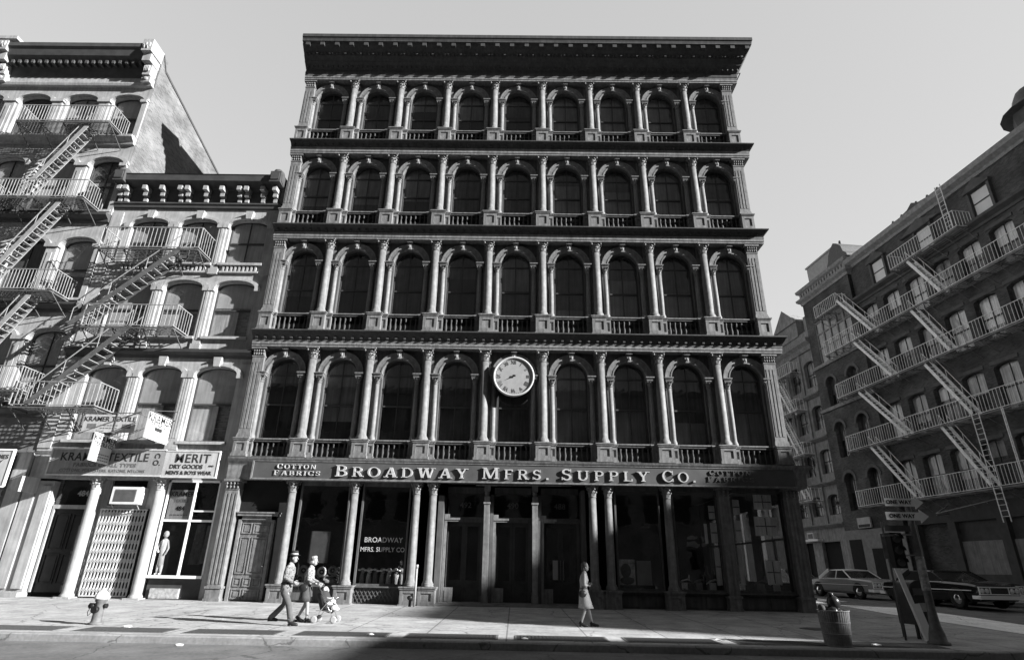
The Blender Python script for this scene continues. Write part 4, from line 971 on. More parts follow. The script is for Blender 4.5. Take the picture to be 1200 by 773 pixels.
mb = MB(); mb.sweep([(-.02, 25.6), (.12, 25.6), (.2, 26.0), (.3, 26.3), (.75, 26.55), (.85, 26.9), (.95, 27.0), (.95, 27.25), (-.02, 27.4)], [(tx0, 0), (tx1-.5, 0)])
for k in range(40): x = tx0+.3+(tx1-tx0-1)*k/39; mb.box(x-.07, x+.07, -.62, -.2, 26.15, 26.35)
mb.build('cornice', STONED, T5)
mb = MB()
for x in (-27.9, tx1-.28):
    mb = MB(); mb.box(x-.27, x+.27, -1.0, 0, 26.7, 27.5); mb.box(x-.22, x+.22, -.8, 0, 26.2, 26.7); mb.box(x-.2, x+.2, -.5, 0, 25.5, 26.2); mb.box(x-.24, x+.24, -.4, 0, 25.1, 25.5); [mb.blob((x-.14+.09*k, -1.0, 27.0+.1*(k % 2)), (.06, .06, .18), 7, 5) for k in range(4)]; [mb.blob((x-.12+.08*k, -.55, 25.9), (.05, .06, .22), 7, 5) for k in range(4)]; mb.blob((x, -.42, 25.3), (.14, .08, .12)); mb.build('bracket', STONE2, T5)
MB().box(-28.6, -27.2, -1.05, 0, 27.4, 27.6).build('cornice', STONE2, T5)
SIDEW = brick_mat('pale_brick', .15, .22, bw_=.28, rh=.09, var=.25)
mb = MB(); poly = [(.45, 0), (26, 0), (26, 21.2), (14, 23.4), (13.9, 23.4), (.45, 26.6)]
v = [(tx0, y, z) for y, z in poly]+[(tx1, y, z) for y, z in poly]; n = len(poly)
mb.add(v, [tuple(range(n)), tuple(range(n, 2*n))[::-1]]+[(i, (i+1) % n, (i+1) % n+n, i+n) for i in range(n)]); mb.box(tx1-.4, tx1+.004, 0.013, .449, 0, 27.3)
mb.build('body', SIDEW, T5)
mb = MB(); mb.box(tx1-.5, tx1+.02, 13.5, 14.6, 22.6, 24.6); mb.box(tx1-.56, tx1+.06, 13.4, 14.7, 24.6, 24.75); mb.build('chimney', SIDEW, T5)
mb = MB(); v = []
for y, z in ((.0, 27.3), (.45, 26.6), (13.9, 23.4), (26, 21.2)): v += [(tx1+.04, y, z+.12), (tx1-.3, y, z+.12), (tx1-.3, y, z-.02), (tx1+.04, y, z-.02)]
mb.add(v, [(4*i+k, 4*i+(k+1) % 4, 4*i+4+(k+1) % 4, 4*i+4+k) for i in range(3) for k in range(4)]+[(0, 1, 2, 3)]); mb.build('coping', STONED, T5)
mb = MB(); mb.box(tx0, tx1, .02, .42, 0, 6.9); mb.build('shop_front', mat('dull_shop_front', .14, .8, .3), T5)
mb = MB(); mb.box(-20.35, tx1-.02, -.12, .02, 0, 5.4); mb.box(-20.45, tx1-.02, -.2, .02, 0, .5); mb.build('pilaster', STONE2, T5)
mb = MB()
for k in range(34): x = -25.5+.15*k; mb.box(x-.02, x+.02, -.12, -.1, .3, 3.9)
for k in range(16): mb.box(-25.5, -20.5, -.095, -.08, .3+.24*k, .33+.24*k)
mb.build('folding_gate', FE, T5)
t = thing('bargain_shop_sign', 'light square sign board with dark star emblem at the left edge', 'sign', (-21.9, -.38, 4.75))
MB().box(-1.6, 1.55, 0, .06, -.72, .68).build('board', SBL, t)
mb = MB(); mb.box(-1.6, 1.6, -.03, .08, .68, .74); mb.box(-1.6, 1.6, -.03, .08, -.78, -.72); mb.box(1.55, 1.6, -.03, .08, -.72, .68); mb.build('frame', WHITE, t)
text('lettering', 'GOODIES', .24, (.9, -.006, .42), INK, t, .008, .004); text('lettering', 'MENT', .22, (.55, -.006, -.5), INK, t, .008, .004)
def star4(cx, cz, rx, rz, k_):
    o = []
    cs = [(-1, 1), (1, 1), (1, -1), (-1, -1)]
    for i in range(4):
        a_, b_ = cs[i], cs[(i+1) % 4]
        for j in range(6):
            u = j/6; x = a_[0]+(b_[0]-a_[0])*u; z = a_[1]+(b_[1]-a_[1])*u; q = 1-k_*math.sin(math.pi*u); o.append((cx+rx*x*(q if a_[0] == b_[0] else 1), cz+rz*z*(q if a_[1] == b_[1] else 1)))
    return o
mb = MB(); mb.prism(star4(.85, -.03, .42, .36, .45), -.008, 0); mb.build('emblem', INK, t); mb = MB(); mb.prism(star4(.85, -.03, .3, .22, .3), -.014, -.009); mb.build('emblem_centre', SB, t)
# dark projecting awning box beyond door 484
t = thing('small_wall_sign', 'small crooked pale sign projecting from the pier beside door 484', 'sign', (-19.3, -.35, 4.1), R(70))
MB().box(-.35, .35, -.02, .02, -.3, .3).build('board', SBL, t)

# fire escapes
E1 = thing('fire_escape', 'light iron fire escape with two long stairs on the narrow stone building', 'fire escape', (0, 0, 0))
fe_platform(E1, -18.95, -14.38, 14.46, 1.2, 1.1); fe_platform(E1, -18.6, -14.62, 10.62, 1.2, 1.05); fe_platform(E1, -20.5, -17.0, 7.08, 1.2, 1.05)
fe_stair(E1, -15.2, 14.5, -19.15, 10.7, -1.2, -.5, ms=FED); fe_stair(E1, -16.5, 10.66, -19.85, 7.15, -1.2, -.5, ms=FED)
mb = MB(); mb.bar((-17.3, -1.2, 6.86), (-14.95, -1.2, 6.86), .035); mb.bar((-15.1, 0, 6.86), (-15.1, -1.2, 6.86), .035); mb.bar((-17.3, -1.22, 6.0), (-14.95, -1.28, 6.92), .035); mb.bar((-15.9, -1.25, 6.1), (-15.9, -1.25, 6.86), .03); mb.build('hanger', FED, E1)
E2 = thing('fire_escape', 'dense stack of iron balconies and steep stairs on the five storey stone building', 'fire escape', (0, 0, 0))
for z in (21.6, 17.1, 12.28, 7.75): fe_platform(E2, -25.1, -20.4, z, 1.25, 1.02, FE, FED, pitch=.15, slat=.09)
fe_stair(E2, -21.5, 21.5, -23.7, 17.2, -1.15, -.6); fe_stair(E2, -21.5, 17.0, -23.9, 12.4, -1.15, -.6); fe_stair(E2, -21.3, 12.2, -23.6, 7.85, -1.15, -.6)

# ------------------------------------------------------------------ right row, local frame: x along facade to the right, y into building
def RR(name, label, cat, s=0, group=None):
    p = P0+DR*s; return thing(name, label, cat, (p.x, p.y, 0), RZ, group)
RB = RR('brick_building', 'dark brick building with long iron balconies, attic dormers and corner turrets at the right', 'building')
CURTW = mat('white_curtain', .8, .85, .15, 2, streak=.35)
BRK = brick_mat('dark_brick', .085, .10, var=.3); TRIM = mat('brownstone_trim', .10, .85, .3, 2); TRIML = mat('worn_trim', .26, .85, .35, 4)
ROOF = mat('slate_roof', .09, .6, .3, 5)
# main section s 0..19.6 -> x -19.6..0
plats = [6.1, 10.3, 14.6, 18.5]
nb = 8; x_l, x_r = -19.5, -.5; bw_ = (x_r-x_l)/nb
for ri, (za, zz) in enumerate(((5.6, 9.9), (9.9, 14.2), (14.2, 18.1), (18.1, 21.9))):
    mb = MB(); zb = plats[ri]+.15; zt = zb+2.75 if ri < 3 else zb+2.6
    for i in range(nb):
        a = x_l+bw_*i; arch_panel(mb, a, a+bw_, za, zz, a+bw_/2, .82, zt-.2, zb, 0, .35, seg=.2, n=8)
    mb.build('wall', BRK, RB)
    for i in range(nb):
        xc = x_l+bw_*(i+.5); lit = ri >= 1 and (i*3+ri) % 4 != 0
        seg_window(RB, xc, 1.64, zb, zt, .28, .2, CURTW if lit else BLINDR, CURTW if lit else None, shade=[.5, 1, .7, .35][(i+ri) % 4], mull=True)
        mb = MB(); mb.box(xc-.95, xc+.95, -.08, .2, zb-.1, zb); mb.build('sill', TRIM, RB); MB().box(xc-.95, xc+.95, -.06, 0, zt+.02, zt+.25).build('lintel', TRIM, RB)
mb = MB(); mb.box(x_l, 0, .02, .4, 21.9, 25.6); mb.build('wall', BRK, RB)
mb = MB(); mb.box(-.5, 0, -.1, .4, 0, 22); mb.build('pier', BRK, RB)
# body
mb = MB(); mb.box(-26.1, 0, .45, 20, 0, 25.4); mb.box(-26.1, 0, .36, .45, 0, 25.4); mb.build('body', BRK, RB)
mb = MB(); mb.sweep([(-.02, 21.75), (.1, 21.75), (.15, 21.9), (.5, 22.05), (.55, 22.2), (-.02, 22.3)], [(-19.5, 0), (.02, 0), (.02, 20)]); mb.build('cornice', TRIM, RB)
mb = MB(); mb.sweep([(-.02, 25.0), (.1, 25.0), (.15, 25.2), (.45, 25.4), (.5, 25.75), (-.02, 25.9)], [(-19.5, 0), (.02, 0), (.02, 20)]); mb.build('cornice', TRIML, RB)
# attic dormer windows
for s_, in ((6.9,), (16.35,), (2.0,), (11.6,)):
    xc = -s_; w_ = 1.35
    mb = MB(); mb.box(xc-w_/2-.18, xc-w_/2, -.2, .1, 22.3, 24.2); mb.box(xc+w_/2, xc+w_/2+.18, -.2, .1, 22.3, 24.2); mb.box(xc-w_/2-.3, xc+w_/2+.3, -.3, .1, 24.2, 24.35); mb.prism([(xc-w_/2-.3, 24.35), (xc+w_/2+.3, 24.35), (xc, 24.95)], -.28, .1)
    o = mb.build('dormer', TRIM, RB)
    f = MB(); f.box(xc-w_/2, xc+w_/2, -.06, .0, 22.35, 22.45); f.box(xc-w_/2, xc+w_/2, -.06, 0, 23.25, 23.33); f.box(xc-w_/2, xc+w_/2, -.06, 0, 24.1, 24.2); f.box(xc-w_/2, xc-w_/2+.07, -.06, 0, 22.45, 24.1); f.box(xc+w_/2-.07, xc+w_/2, -.06, 0, 22.45, 24.1); wo = f.build('window', SASH, RB)
    MB().box(xc-w_/2+.07, xc+w_/2-.07, -.03, -.01, 22.45, 24.1).build('blind', mat('bright_blind', .72, .8, .06), wo)
# carved gable between the dormers
mb = MB(); mb.prism([(-13.6, 25.75), (-10.0, 25.75), (-10.6, 26.0), (-11.3, 26.1), (-11.8, 26.4), (-12.3, 26.1), (-13.0, 26.0)], -.2, .3)
for x in (-13.9, -13.0, -12.0, -11.5, -10.5, -9.6): mb.blob((x, -.05, 26.1 if x in (-12.0, -11.5) else 25.95), (.13, .13, .28), 8, 5)
mb.prism([(-13.6, 24.3), (-9.9, 24.3), (-11.75, 25.0)], -.25, .1); mb.build('gable', TRIM, RB)
# tower section s 19.5..26.1, projecting
YT = -.3
mb = MB()
for (za, zz, zt) in ((5.6, 9.9, 8.95), (9.9, 14.5, 13.15), (14.5, 18.3, 17.1)):
    for xc, e0, e1 in ((-24.25, -26.1, -22.8), (-21.4, -22.8, -19.5)): arch_panel(mb, e0, e1, za, zz, xc, .62, zt-.62, zt-2.9, YT, .4, n=12)
mb.build('wall', BRK, RB)
mb = MB(); mb.box(-26.1, -25.0, YT, .4, 18.3, 24.9); mb.box(-20.2, -19.5, YT, .4, 18.3, 24.9); mb.box(-25, -20.2, YT+.02, .4, 22.4, 24.9); mb.box(-26.1, -19.5, YT, .4, 0, 5.6)
mb.box(-19.52, -19.5, YT, .3, 0, 25); mb.build('wall', BRK, RB)
for (zt) in (8.95, 13.15, 17.1):
    for xc in (-24.25, -21.4):
        seg_window(RB, xc, 1.24, zt-2.9, zt, YT+.3, .6, BLIND, None, shade=.5)
        mb = MB(); arch_ring(mb, xc, zt-.62, .66, .9, YT-.08, YT); mb.build('arch_trim', TRIM, RB)
# tall bay window of the tower
f = MB(); xa, xb, za, zb = -25, -20.2, 18.5, 22.4
for k in range(6): x = xa+(xb-xa)*k/5; f.box(x-.08, x+.08, YT+.05, YT+.2, za, zb)
for z in (18.5, 19.9, 21.2, 22.3): f.box(xa, xb, YT+.07, YT+.18, z-.05, z+.05)
wo = f.build('window', TRIML, RB); MB().box(xa, xb, YT+.12, YT+.13, za, zb).build('glass', GLASS, wo); MB().box(xa, xb, YT+.25, YT+.3, za, zb).build('curtain', CURTAIN, wo)
mb = MB(); pth = [(-26.1, 10), (-26.1, YT), (-19.5, YT), (-19.5, .2)]
mb.sweep([(-.02, 24.6), (.08, 24.6), (.12, 24.8), (.35, 25.0), (.4, 25.2), (.1, 25.3), (.1, 25.7), (.3, 25.85), (.35, 26.1), (-.02, 26.2)], pth)
for k in range(16): x = -25.9+.4*k; mb.box(x-.1, x+.1, YT-.22, YT-.05, 25.3, 25.68)
mb.sweep([(-.02, 18.15), (.15, 18.15), (.2, 18.4), (-.02, 18.45)], pth); mb.sweep([(-.02, 14.3), (.1, 14.3), (.14, 14.55), (-.02, 14.6)], pth)
mb.build('cornice', TRIML, RB)
mb = MB(); mb.prism([(-21.8, 26.1), (-18.9, 26.1), (-18.95, 26.35), (-19.3, 26.7), (-19.45, 27.3), (-19.9, 27.75), (-20.3, 28.0), (-20.7, 27.75), (-21.2, 27.2), (-21.35, 26.7)], YT-.1, 3.0); mb.blob((-20.3, .3, 28.1), (.12, .12, .25)); mb.build('gable_roof', ROOF, RB)
mb = MB(); mb.box(-25.8, -21.9, .6, 5, 25.4, 28.4); mb.box(-25.9, -21.8, .5, 5.1, 28.4, 28.55); mb.build('bulkhead', mat('roof_bulkhead', .38, .85, .15), RB)
# near turret with bell roof
mb = MB(); n = 8
mb.lathe([(1.45, 25.6), (1.45, 27.0), (1.6, 27.05)], -2.7, 1.0, n, False, R(22.5)); mb.build('turret', TRIM, RB)
mb = MB(); mb.lathe([(1.95, 26.75), (1.93, 26.82), (1.5, 27.1), (1.25, 27.45), (1.12, 27.9), (.95, 28.25), (.6, 28.5), (.1, 28.6), (.04, 28.85)], -2.7, 1.0, 16, True, R(22.5)); mb.build('turret_roof', ROOF, RB)
# ground floor shops
mb = MB(); DKP = mat('dark_shop_paint', .05, .7, .3, 2); mb.box(-19.5, 0, .02, .3, 4.6, 5.6)
for x in (-19.5, -18.8, -15.6, -11.9, -8.2, -4.4, -.5): mb.box(x-.3 if x < -.6 else x, x+.3 if x > -19.4 else x+.6, -.1, .3, 0, 4.6)
mb.build('shop_front', DKP, RB)
mb = MB(); mb.box(-26.1, -19.5, YT-.05, YT, 0, 4.6); mb.build('shop_front', mat('tower_base', .2, .85, .25), RB)
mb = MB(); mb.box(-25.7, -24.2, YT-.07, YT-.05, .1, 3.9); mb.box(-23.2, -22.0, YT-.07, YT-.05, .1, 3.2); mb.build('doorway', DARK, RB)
BOARD = mat('boarded_panel', .2, .85, .25, 2, streak=.3)
for xa, xb in ((-15.3, -12.2), (-11.6, -8.5), (-7.9, -4.7), (-4.1, -1)):
    o = MB().box(xa, xb, .1, .14, 1.5, 3.4).build('shop_window', BOARD, RB); MB().box(xa, xb, .05, .25, 0, 1.5).build('bulkhead', DKP, RB); MB().box(xa, xb, .2, .25, 3.4, 4.6).build('transom', DKP, RB)
mb = MB(); mb.bar((-15.5, -.1, 5.6), (-14.6, -1.8, 5.0), .05); mb.bar((-11.2, -.1, 5.7), (-14.6, -1.8, 5.0), .05); mb.bar((-15.5, -.1, 5.1), (-14.6, -1.8, 4.9), .05); mb.build('awning_frame', FE, RB)
t = RR('store_sign', 'small pale sign on the base of the brick tower across the side street', 'sign', 0)
MB().box(-24.1, -22.6, YT-.2, YT-.08, 4.7, 5.45).build('board', SBL, t); MB().box(-24.0, -22.7, YT-.215, YT-.201, 4.75, 4.95).build('lower_band', INK, t)
# long fire escape
E3 = RR('fire_escape', 'long pale iron fire escape with five balcony levels across the dark brick building', 'fire escape', 0)
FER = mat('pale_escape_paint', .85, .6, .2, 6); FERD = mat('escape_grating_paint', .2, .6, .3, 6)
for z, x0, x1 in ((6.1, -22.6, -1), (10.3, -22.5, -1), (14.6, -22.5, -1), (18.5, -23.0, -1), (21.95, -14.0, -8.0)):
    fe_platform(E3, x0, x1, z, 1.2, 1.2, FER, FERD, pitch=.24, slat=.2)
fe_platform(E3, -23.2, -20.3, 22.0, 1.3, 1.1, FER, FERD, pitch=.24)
for x0, z0, x1, z1 in ((-20.4, 22.5, -17.3, 18.6), (-19.6, 18.6, -16.4, 14.7), (-20.1, 14.5, -16.4, 10.5), (-20.1, 10.3, -16.8, 6.3), (-12.5, 21.9, -10.6, 18.7), (-13.3, 18.5, -11.1, 14.7), (-13.3, 14.5, -10.8, 10.5), (-13.3, 10.3, -10.9, 6.3)):
    fe_stair(E3, x0, z0, x1, z1, -1.1, -.5, FER, FER)
def ladder(root, x, z0, z1, y=-1.25, w_=.42, lean=0):
    mb = MB()
    for s_ in (-1, 1): mb.bar((x+s_*w_/2, y, z0), (x+s_*w_/2+lean, y, z1), .04)
    k = int((z1-z0)/.3)
    for j in range(1, k): mb.bar((x-w_/2+lean*j/k, y, z0+(z1-z0)*j/k), (x+w_/2+lean*j/k, y, z0+(z1-z0)*j/k), .022)
    mb.build('ladder', FER, root)
ladder(E3, -8.5, 22.0, 25.4, -1.2, .42); ladder(E3, -10.3, 4.2, 10.4, -1.32, .5, -.1); ladder(E3, -8.6, 6.2, 10.3, -1.32, .1)
print('brick building done')

# ornate narrower building beyond
OB = RR('ornate_loft_building', 'narrow ornate stone building with gabled roof and stacked bay windows beyond the brick building', 'building', 26.1)
mb = MB(); ox0, ox1 = -7.2, 0; OS = mat('grey_ornate_stone', .27, .85, .3, 2, streak=.35)
for (za, zz) in ((5.2, 8.6), (8.6, 12.4), (12.4, 16.3), (16.3, 20.5)):
    for i in range(3):
        a = ox0+2.4*i; arch_panel(mb, a, a+2.4, za, zz, a+1.2, .8, zz-1.3, za+.8, 0, .4, n=8, seg=.35)
mb.build('wall', OS, OB)
for ri, (za, zz) in enumerate(((5.2, 8.6), (8.6, 12.4), (12.4, 16.3), (16.3, 20.5))):
    for i in range(3): seg_window(OB, ox0+2.4*i+1.2, 1.6, za+.8, zz-.95, .3, .35, CURTAIN if (i+ri) % 2 else BLIND, None, shade=.6)
mb = MB()
for z in (5.2, 8.6, 12.4, 16.3): mb.sweep([(-.02, z-.2), (.12, z-.2), (.4, z), (.42, z+.1), (-.02, z+.15)], [(ox0, 8), (ox0, 0), (ox1-.01, 0)])
mb.sweep([(-.02, 20.5), (.15, 20.5), (.3, 20.9), (.6, 21.2), (.65, 21.5), (-.02, 21.6)], [(ox0, 8), (ox0, 0), (ox1-.01, 0)])
mb.build('cornice', OS, OB)
mb = MB()
for i in range(4):
    x = ox0+.12+2.32*i; MB().box(x-.12, x+.12, -.12, 0, 5.3, 20.5).build('pilaster', OS, OB)
mb = MB(); mb.box(ox0, ox1, 0, 18, 21.5, 22.4); mb.prism([(-5.4, 22.3), (-1.8, 22.3), (-1.8, 23.9), (-3.6, 25.4), (-5.4, 23.9)], -.1, 3); mb.prism([(-5.7, 23.8), (-1.5, 23.8), (-3.6, 25.7)], -.25, -.1); mb.box(-7.2, -6.4, 0, 3, 22.4, 23.8); mb.box(-.8, 0, 0, 3, 22.4, 23.8); mb.build('gable', OS, OB)
mb = MB(); mb.box(ox0, ox1, .45, 18, 0, 21.5); mb.build('body', OS, OB)
mb = MB(); mb.box(ox0, ox1, .0, .44, 3.9, 5.2)
for x in (ox0, -5.2, -1.3): mb.box(x, x+1.3 if x > -7 else x+.6, 0, .44, 0, 3.9)
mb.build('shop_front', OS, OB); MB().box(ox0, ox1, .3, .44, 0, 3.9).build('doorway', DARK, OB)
E4 = RR('fire_escape', 'small iron fire escape with balconies on the narrow ornate stone building', 'fire escape', 26.1)
for z in (7.2, 11.2, 15.2, 18.8): fe_platform(E4, -6.6, -2.4, z, 1.1, 1.1, FER, FERD, pitch=.3, slat=.2)
for z in (11.2, 15.2, 18.8): fe_stair(E4, -5.6, z, -3.6, z-3.7, -1.0, -.5, FER, FER)
t = RR('air_conditioner', 'pale air conditioner over the shop door of the ornate building', 'air conditioner', 26.1)
mb = MB(); mb.box(-5.6, -3.6, -.5, 0, 4.0, 4.15); mb.build('shelf', WHITE, t); mb = MB(); mb.box(-5.2, -4.3, -.4, 0, 4.15, 4.7); mb.build('case', mat('ac_case', .6), t); MB().box(-5.1, -4.4, -.42, -.4, 4.22, 4.62).build('grille', INK2, t)
# further block
FB = RR('distant_loft_building', 'grey loft building far down the side street, half hidden by the cast iron building', 'building', 33.4)
mb = MB()
for r_ in range(5):
    for i in range(8): a = -20+2.5*i; arch_panel(mb, a, a+2.5, 4.6+3.6*r_, 8.2+3.6*r_, a+1.25, .75, 7.2+3.6*r_, 5.2+3.6*r_, 0, .3, n=6, seg=.2)
mb.build('wall', STONE, FB)
mb = MB(); mb.box(-20, 0, .31, 15, 0, 23); mb.box(-20, 0, -.5, .31, 22.6, 23.2); mb.box(-20, 0, 0, .3, 0, 4.6); mb.build('body', OS, FB)

# ------------------------------------------------------------------ buildings across the avenue, behind the camera: unseen, sized and placed to shade the street
OPP = brick_mat('unseen_shading_brick', .16, .25)
def opp(x0, x1, y0, y1, h, label):
    t = thing('unseen_shading_building', label, 'building', ((x0+x1)/2, y1, 0))
    c = (x0+x1)/2; mb = MB(); mb.box(x0-c, x1-c, y0-y1, 0, -.2, h); mb.build('wall', OPP, t)
    n = int((x1-x0)/2.6); f = MB(); g_ = MB()
    for r_ in range(max(1, int((h-4.5)/3.8))):
        for i in range(n):
            x = x0-c+(x1-x0)*(i+.5)/n; z = 5+3.8*r_
            f.box(x-.8, x+.8, .0, .12, z-.12, z); g_.box(x-.7, x+.7, 0, .02, z, z+2.2)
    f.build('sill', STONE, t); g_.build('window', BLACK, t)
    mb = MB(); mb.box(x0-c, x1-c, 0, .5, h-.6, h); mb.build('cornice', STONED, t)
opp(-60, 46.9, -40, -27.3, 16.6, 'long brick loft building across the avenue behind the camera')
opp(47, 79.9, -40, -27.3, 20.9, 'brick loft building across the avenue, right of the camera')
opp(83, 120, -35.0, -25.9, 36.2, 'tall brick building far down the avenue shading the corner shop')  # added out of view to cast the shadow on the corner

# ------------------------------------------------------------------ people
SKIN = mat('skin', .27, .6, .06, 8); HAIR = mat('dark_hair', .03, .6, .3, 40); SHOE = mat('shoe_leather', .02, .4)
def skin_mesh(verts, edges, radii, root, sub=2):
    me = bpy.data.meshes.new('sk'); me.from_pydata([tuple(v) for v in verts], edges, [])
    ob = bpy.data.objects.new('sk', me); COL.objects.link(ob)
    ob.modifiers.new('s', 'SKIN'); sm = ob.modifiers.new('u', 'SUBSURF'); sm.levels = sub; sm.render_levels = sub
    if not me.skin_vertices: return None
    for i, r_ in enumerate(radii):
        d = me.skin_vertices[0].data[i]; d.radius = (r_, r_) if not isinstance(r_, tuple) else r_; d.use_root = (i == root)
    dg_ = bpy.context.evaluated_depsgraph_get(); dg_.update()
    out_ = bpy.data.meshes.new_from_object(ob.evaluated_get(dg_)); bpy.data.objects.remove(ob); return out_
def append_mb(me, mb):
    b = bmesh.new(); b.from_mesh(me); t = mb.mesh('tmp', SKIN); b.from_mesh(t); b.to_mesh(me); b.free(); bpy.data.meshes.remove(t)
def hand(mb, wrist, dirv, side, palm_n, sc=1):
    """palm, four unequal curled fingers and a thumb"""
    w_ = Vector(wrist); d = Vector(dirv).normalized(); n_ = Vector(palm_n).normalized(); a = d.cross(n_).normalized()*side
    k = w_+d*.085*sc
    mb.tube([w_, w_+d*.03*sc, k], [.024*sc, .036*sc, .036*sc], 8)
    for i, L_ in enumerate((.068, .077, .071, .056)):
        o = k+a*(.030-.020*i)*sc; e1 = o+d*L_*.45*sc+n_*.006; e2 = e1+(d*.75+n_*.65)*L_*.35*sc; e3 = e2+(d*.3+n_*.9)*L_*.25*sc
        mb.tube([o-d*.015, o, e1, e2, e3], [.009*sc, .0095*sc, .009*sc, .008*sc, .006*sc], 6)
    o = w_+d*.03*sc+a*.03*sc; mb.tube([o, o+(d*.5+a*.7)*.035*sc, o+(d*.85+a*.45+n_*.4)*.07*sc], [.012*sc, .0105*sc, .008*sc], 6)
def head(mb, c, fx, s_=1.0):
    """head facing +x (fx=1)"""
    c = Vector(c)
    mb.blob(c+Vector((0, 0, .02))*s_, (.096*s_, .076*s_, .115*s_), 14, 10)
    mb.blob(c+Vector((.03*fx, 0, -.055))*s_, (.062*s_, .056*s_, .062*s_), 12, 8)
    mb.tube([c+Vector((.085*fx, 0, .02))*s_, c+Vector((.112*fx, 0, -.02))*s_, c+Vector((.09*fx, 0, -.032))*s_], [.009*s_, .015*s_, .008*s_], 6)
    mb.blob(c+Vector((.088*fx, 0, -.062))*s_, (.012*s_, .024*s_, .008*s_), 8, 5); mb.blob(c+Vector((.088*fx, 0, -.076))*s_, (.011*s_, .02*s_, .008*s_), 8, 5)
    for q in (-1, 1):
        mb.blob(c+Vector((-.005, q*.078, -.005))*s_, (.018*s_, .01*s_, .03*s_), 8, 6); mb.blob(c+Vector((.082*fx, q*.032, .012))*s_, (.011*s_, .013*s_, .008*s_), 8, 5)
def loft(mb, rings, n=16, smooth=True):
    vs_ = []; fs = []
    for (cx, cy, z, rx, ry) in rings:
        for k in range(n): a = 2*math.pi*k/n; vs_.append((cx+rx*math.cos(a), cy+ry*math.sin(a), z))
    for i in range(len(rings)-1):
        for k in range(n): fs.append((i*n+k, i*n+(k+1) % n, (i+1)*n+(k+1) % n, (i+1)*n+k))
    fs.append(tuple(range(n))[::-1]); fs.append(tuple((len(rings)-1)*n+k for k in range(n)))
    b = len(mb.v); mb.v += vs_; mb.f += [tuple(q+b for q in f) for f in fs]; mb.sm += [smooth]*(len(fs)-2)+[False]*2
def person(label, loc, h, legs, arms, lean=.02, rz=0, female=False, cat='person', turn=0):
    """legs: ((knee, ankle) x2), arms: ((elbow, hand) x2) for right(-y) and left(+y); h scale, faces +x"""
    S_ = h/1.75; sw = .17 if female else .195; hp = .095
    V_ = [(0, 0, .97), (0, 0, 1.12), (lean, 0, 1.32), (lean*1.3, 0, 1.46), (lean*1.8+.01, 0, 1.55)]
    Rr = [(.135, .10) if not female else (.14, .10), (.115, .09) if not female else (.1, .08), (.14, .10) if not female else (.12, .095), .07, .052]
    E_ = [(0, 1), (1, 2), (2, 3), (3, 4)]
    for q, (kn, an), (el, hd) in ((-1, legs[0], arms[0]), (1, legs[1], arms[1])):
        i = len(V_); V_ += [(0.0, q*hp, .90), kn, an, (an[0]+.10 if an[2] < .2 else an[0]+.08, an[1], max(.03, an[2]-.06) if an[2] < .2 else an[2]-.09)]; Rr += [.088, .058, .038, .03]; E_ += [(0, i), (i, i+1), (i+1, i+2), (i+2, i+3)]
        i = len(V_); V_ += [(lean, q*sw, 1.42), el, hd]; Rr += [.052, .038, .026]; E_ += [(3, i), (i, i+1), (i+1, i+2)]
    me = skin_mesh([Vector(v) for v in V_], E_, Rr, 0)
    mb = MB(); hc = (lean*2+.03, 0, 1.645); head(mb, hc, 1)
    for q, (el, hd) in ((-1, arms[0]), (1, arms[1])):
        d = (Vector(hd)-Vector(el)).normalized(); hand(mb, hd, d, 1, (0, -q, .1))
    append_mb(me, mb); me.materials.clear(); me.materials.append(SKIN); me.name = 'person'
    for p in me.polygons: p.use_smooth = True
    o = bpy.data.objects.new('person', me); COL.objects.link(o); o.location = loc; o.rotation_euler[2] = rz; o.scale = (S_, S_, S_)
    tag(o, label, 'person'); return o, V_, hc
def shoes(o, legs, material=SHOE, heel=0):
    for kn, an in legs:
        mb = MB(); a = Vector(an); lift = a.z > .14
        z0 = 0 if not lift else a.z-.08
        pts = [a+Vector((-.05, 0, .02)), a+Vector((0, 0, -.02)), Vector((a.x+.09, a.y, z0+.045)), Vector((a.x+.17, a.y, z0+.032)), Vector((a.x+.20, a.y, z0+.028))]
        mb.tube(pts, [.045, .052, .046, .040, .022], 10); mb.box(a.x-.06, a.x-.01, a.y-.028, a.y+.028, z0, z0+.06)
        mb.box(a.x-.06, a.x+.19, a.y-.035, a.y+.035, z0, z0+.014) if not heel else None
        mb.build('shoe', material, o)
def check_mat(name, g1, g2, sc):
    M = bpy.data.materials.new(name); M.use_nodes = True; n_ = M.node_tree.nodes; l_ = M.node_tree.links; p = n_['Principled BSDF']; p.inputs['Roughness'].default_value = .9
    tc = n_.new('ShaderNodeTexCoord'); c = n_.new('ShaderNodeTexVoronoi'); c.inputs['Scale'].default_value = sc; l_.new(tc.outputs['Object'], c.inputs['Vector'])
    mr = n_.new('ShaderNodeMapRange'); mr.inputs[1].default_value = .25; mr.inputs[2].default_value = .5; mr.inputs[3].default_value = g1; mr.inputs[4].default_value = g2
    l_.new(c.outputs['Distance'], mr.inputs[0]); cb = n_.new('ShaderNodeCombineColor'); [l_.new(mr.outputs[0], cb.inputs[i]) for i in range(3)]; l_.new(cb.outputs[0], p.inputs['Base Color']); return M
def sleeve(mb, sh, el, hd, r0, r1, r2, frac=.95):
    sh, el, hd = Vector(sh), Vector(el), Vector(hd); e = el+(hd-el)*frac
    mb.tube([sh+(sh-el).normalized()*.02, sh, sh+(el-sh)*.5, el, (el+e)/2, e], [r0*.8, r0, (r0+r1)/2, r1, (r1+r2)/2, r2], 12)

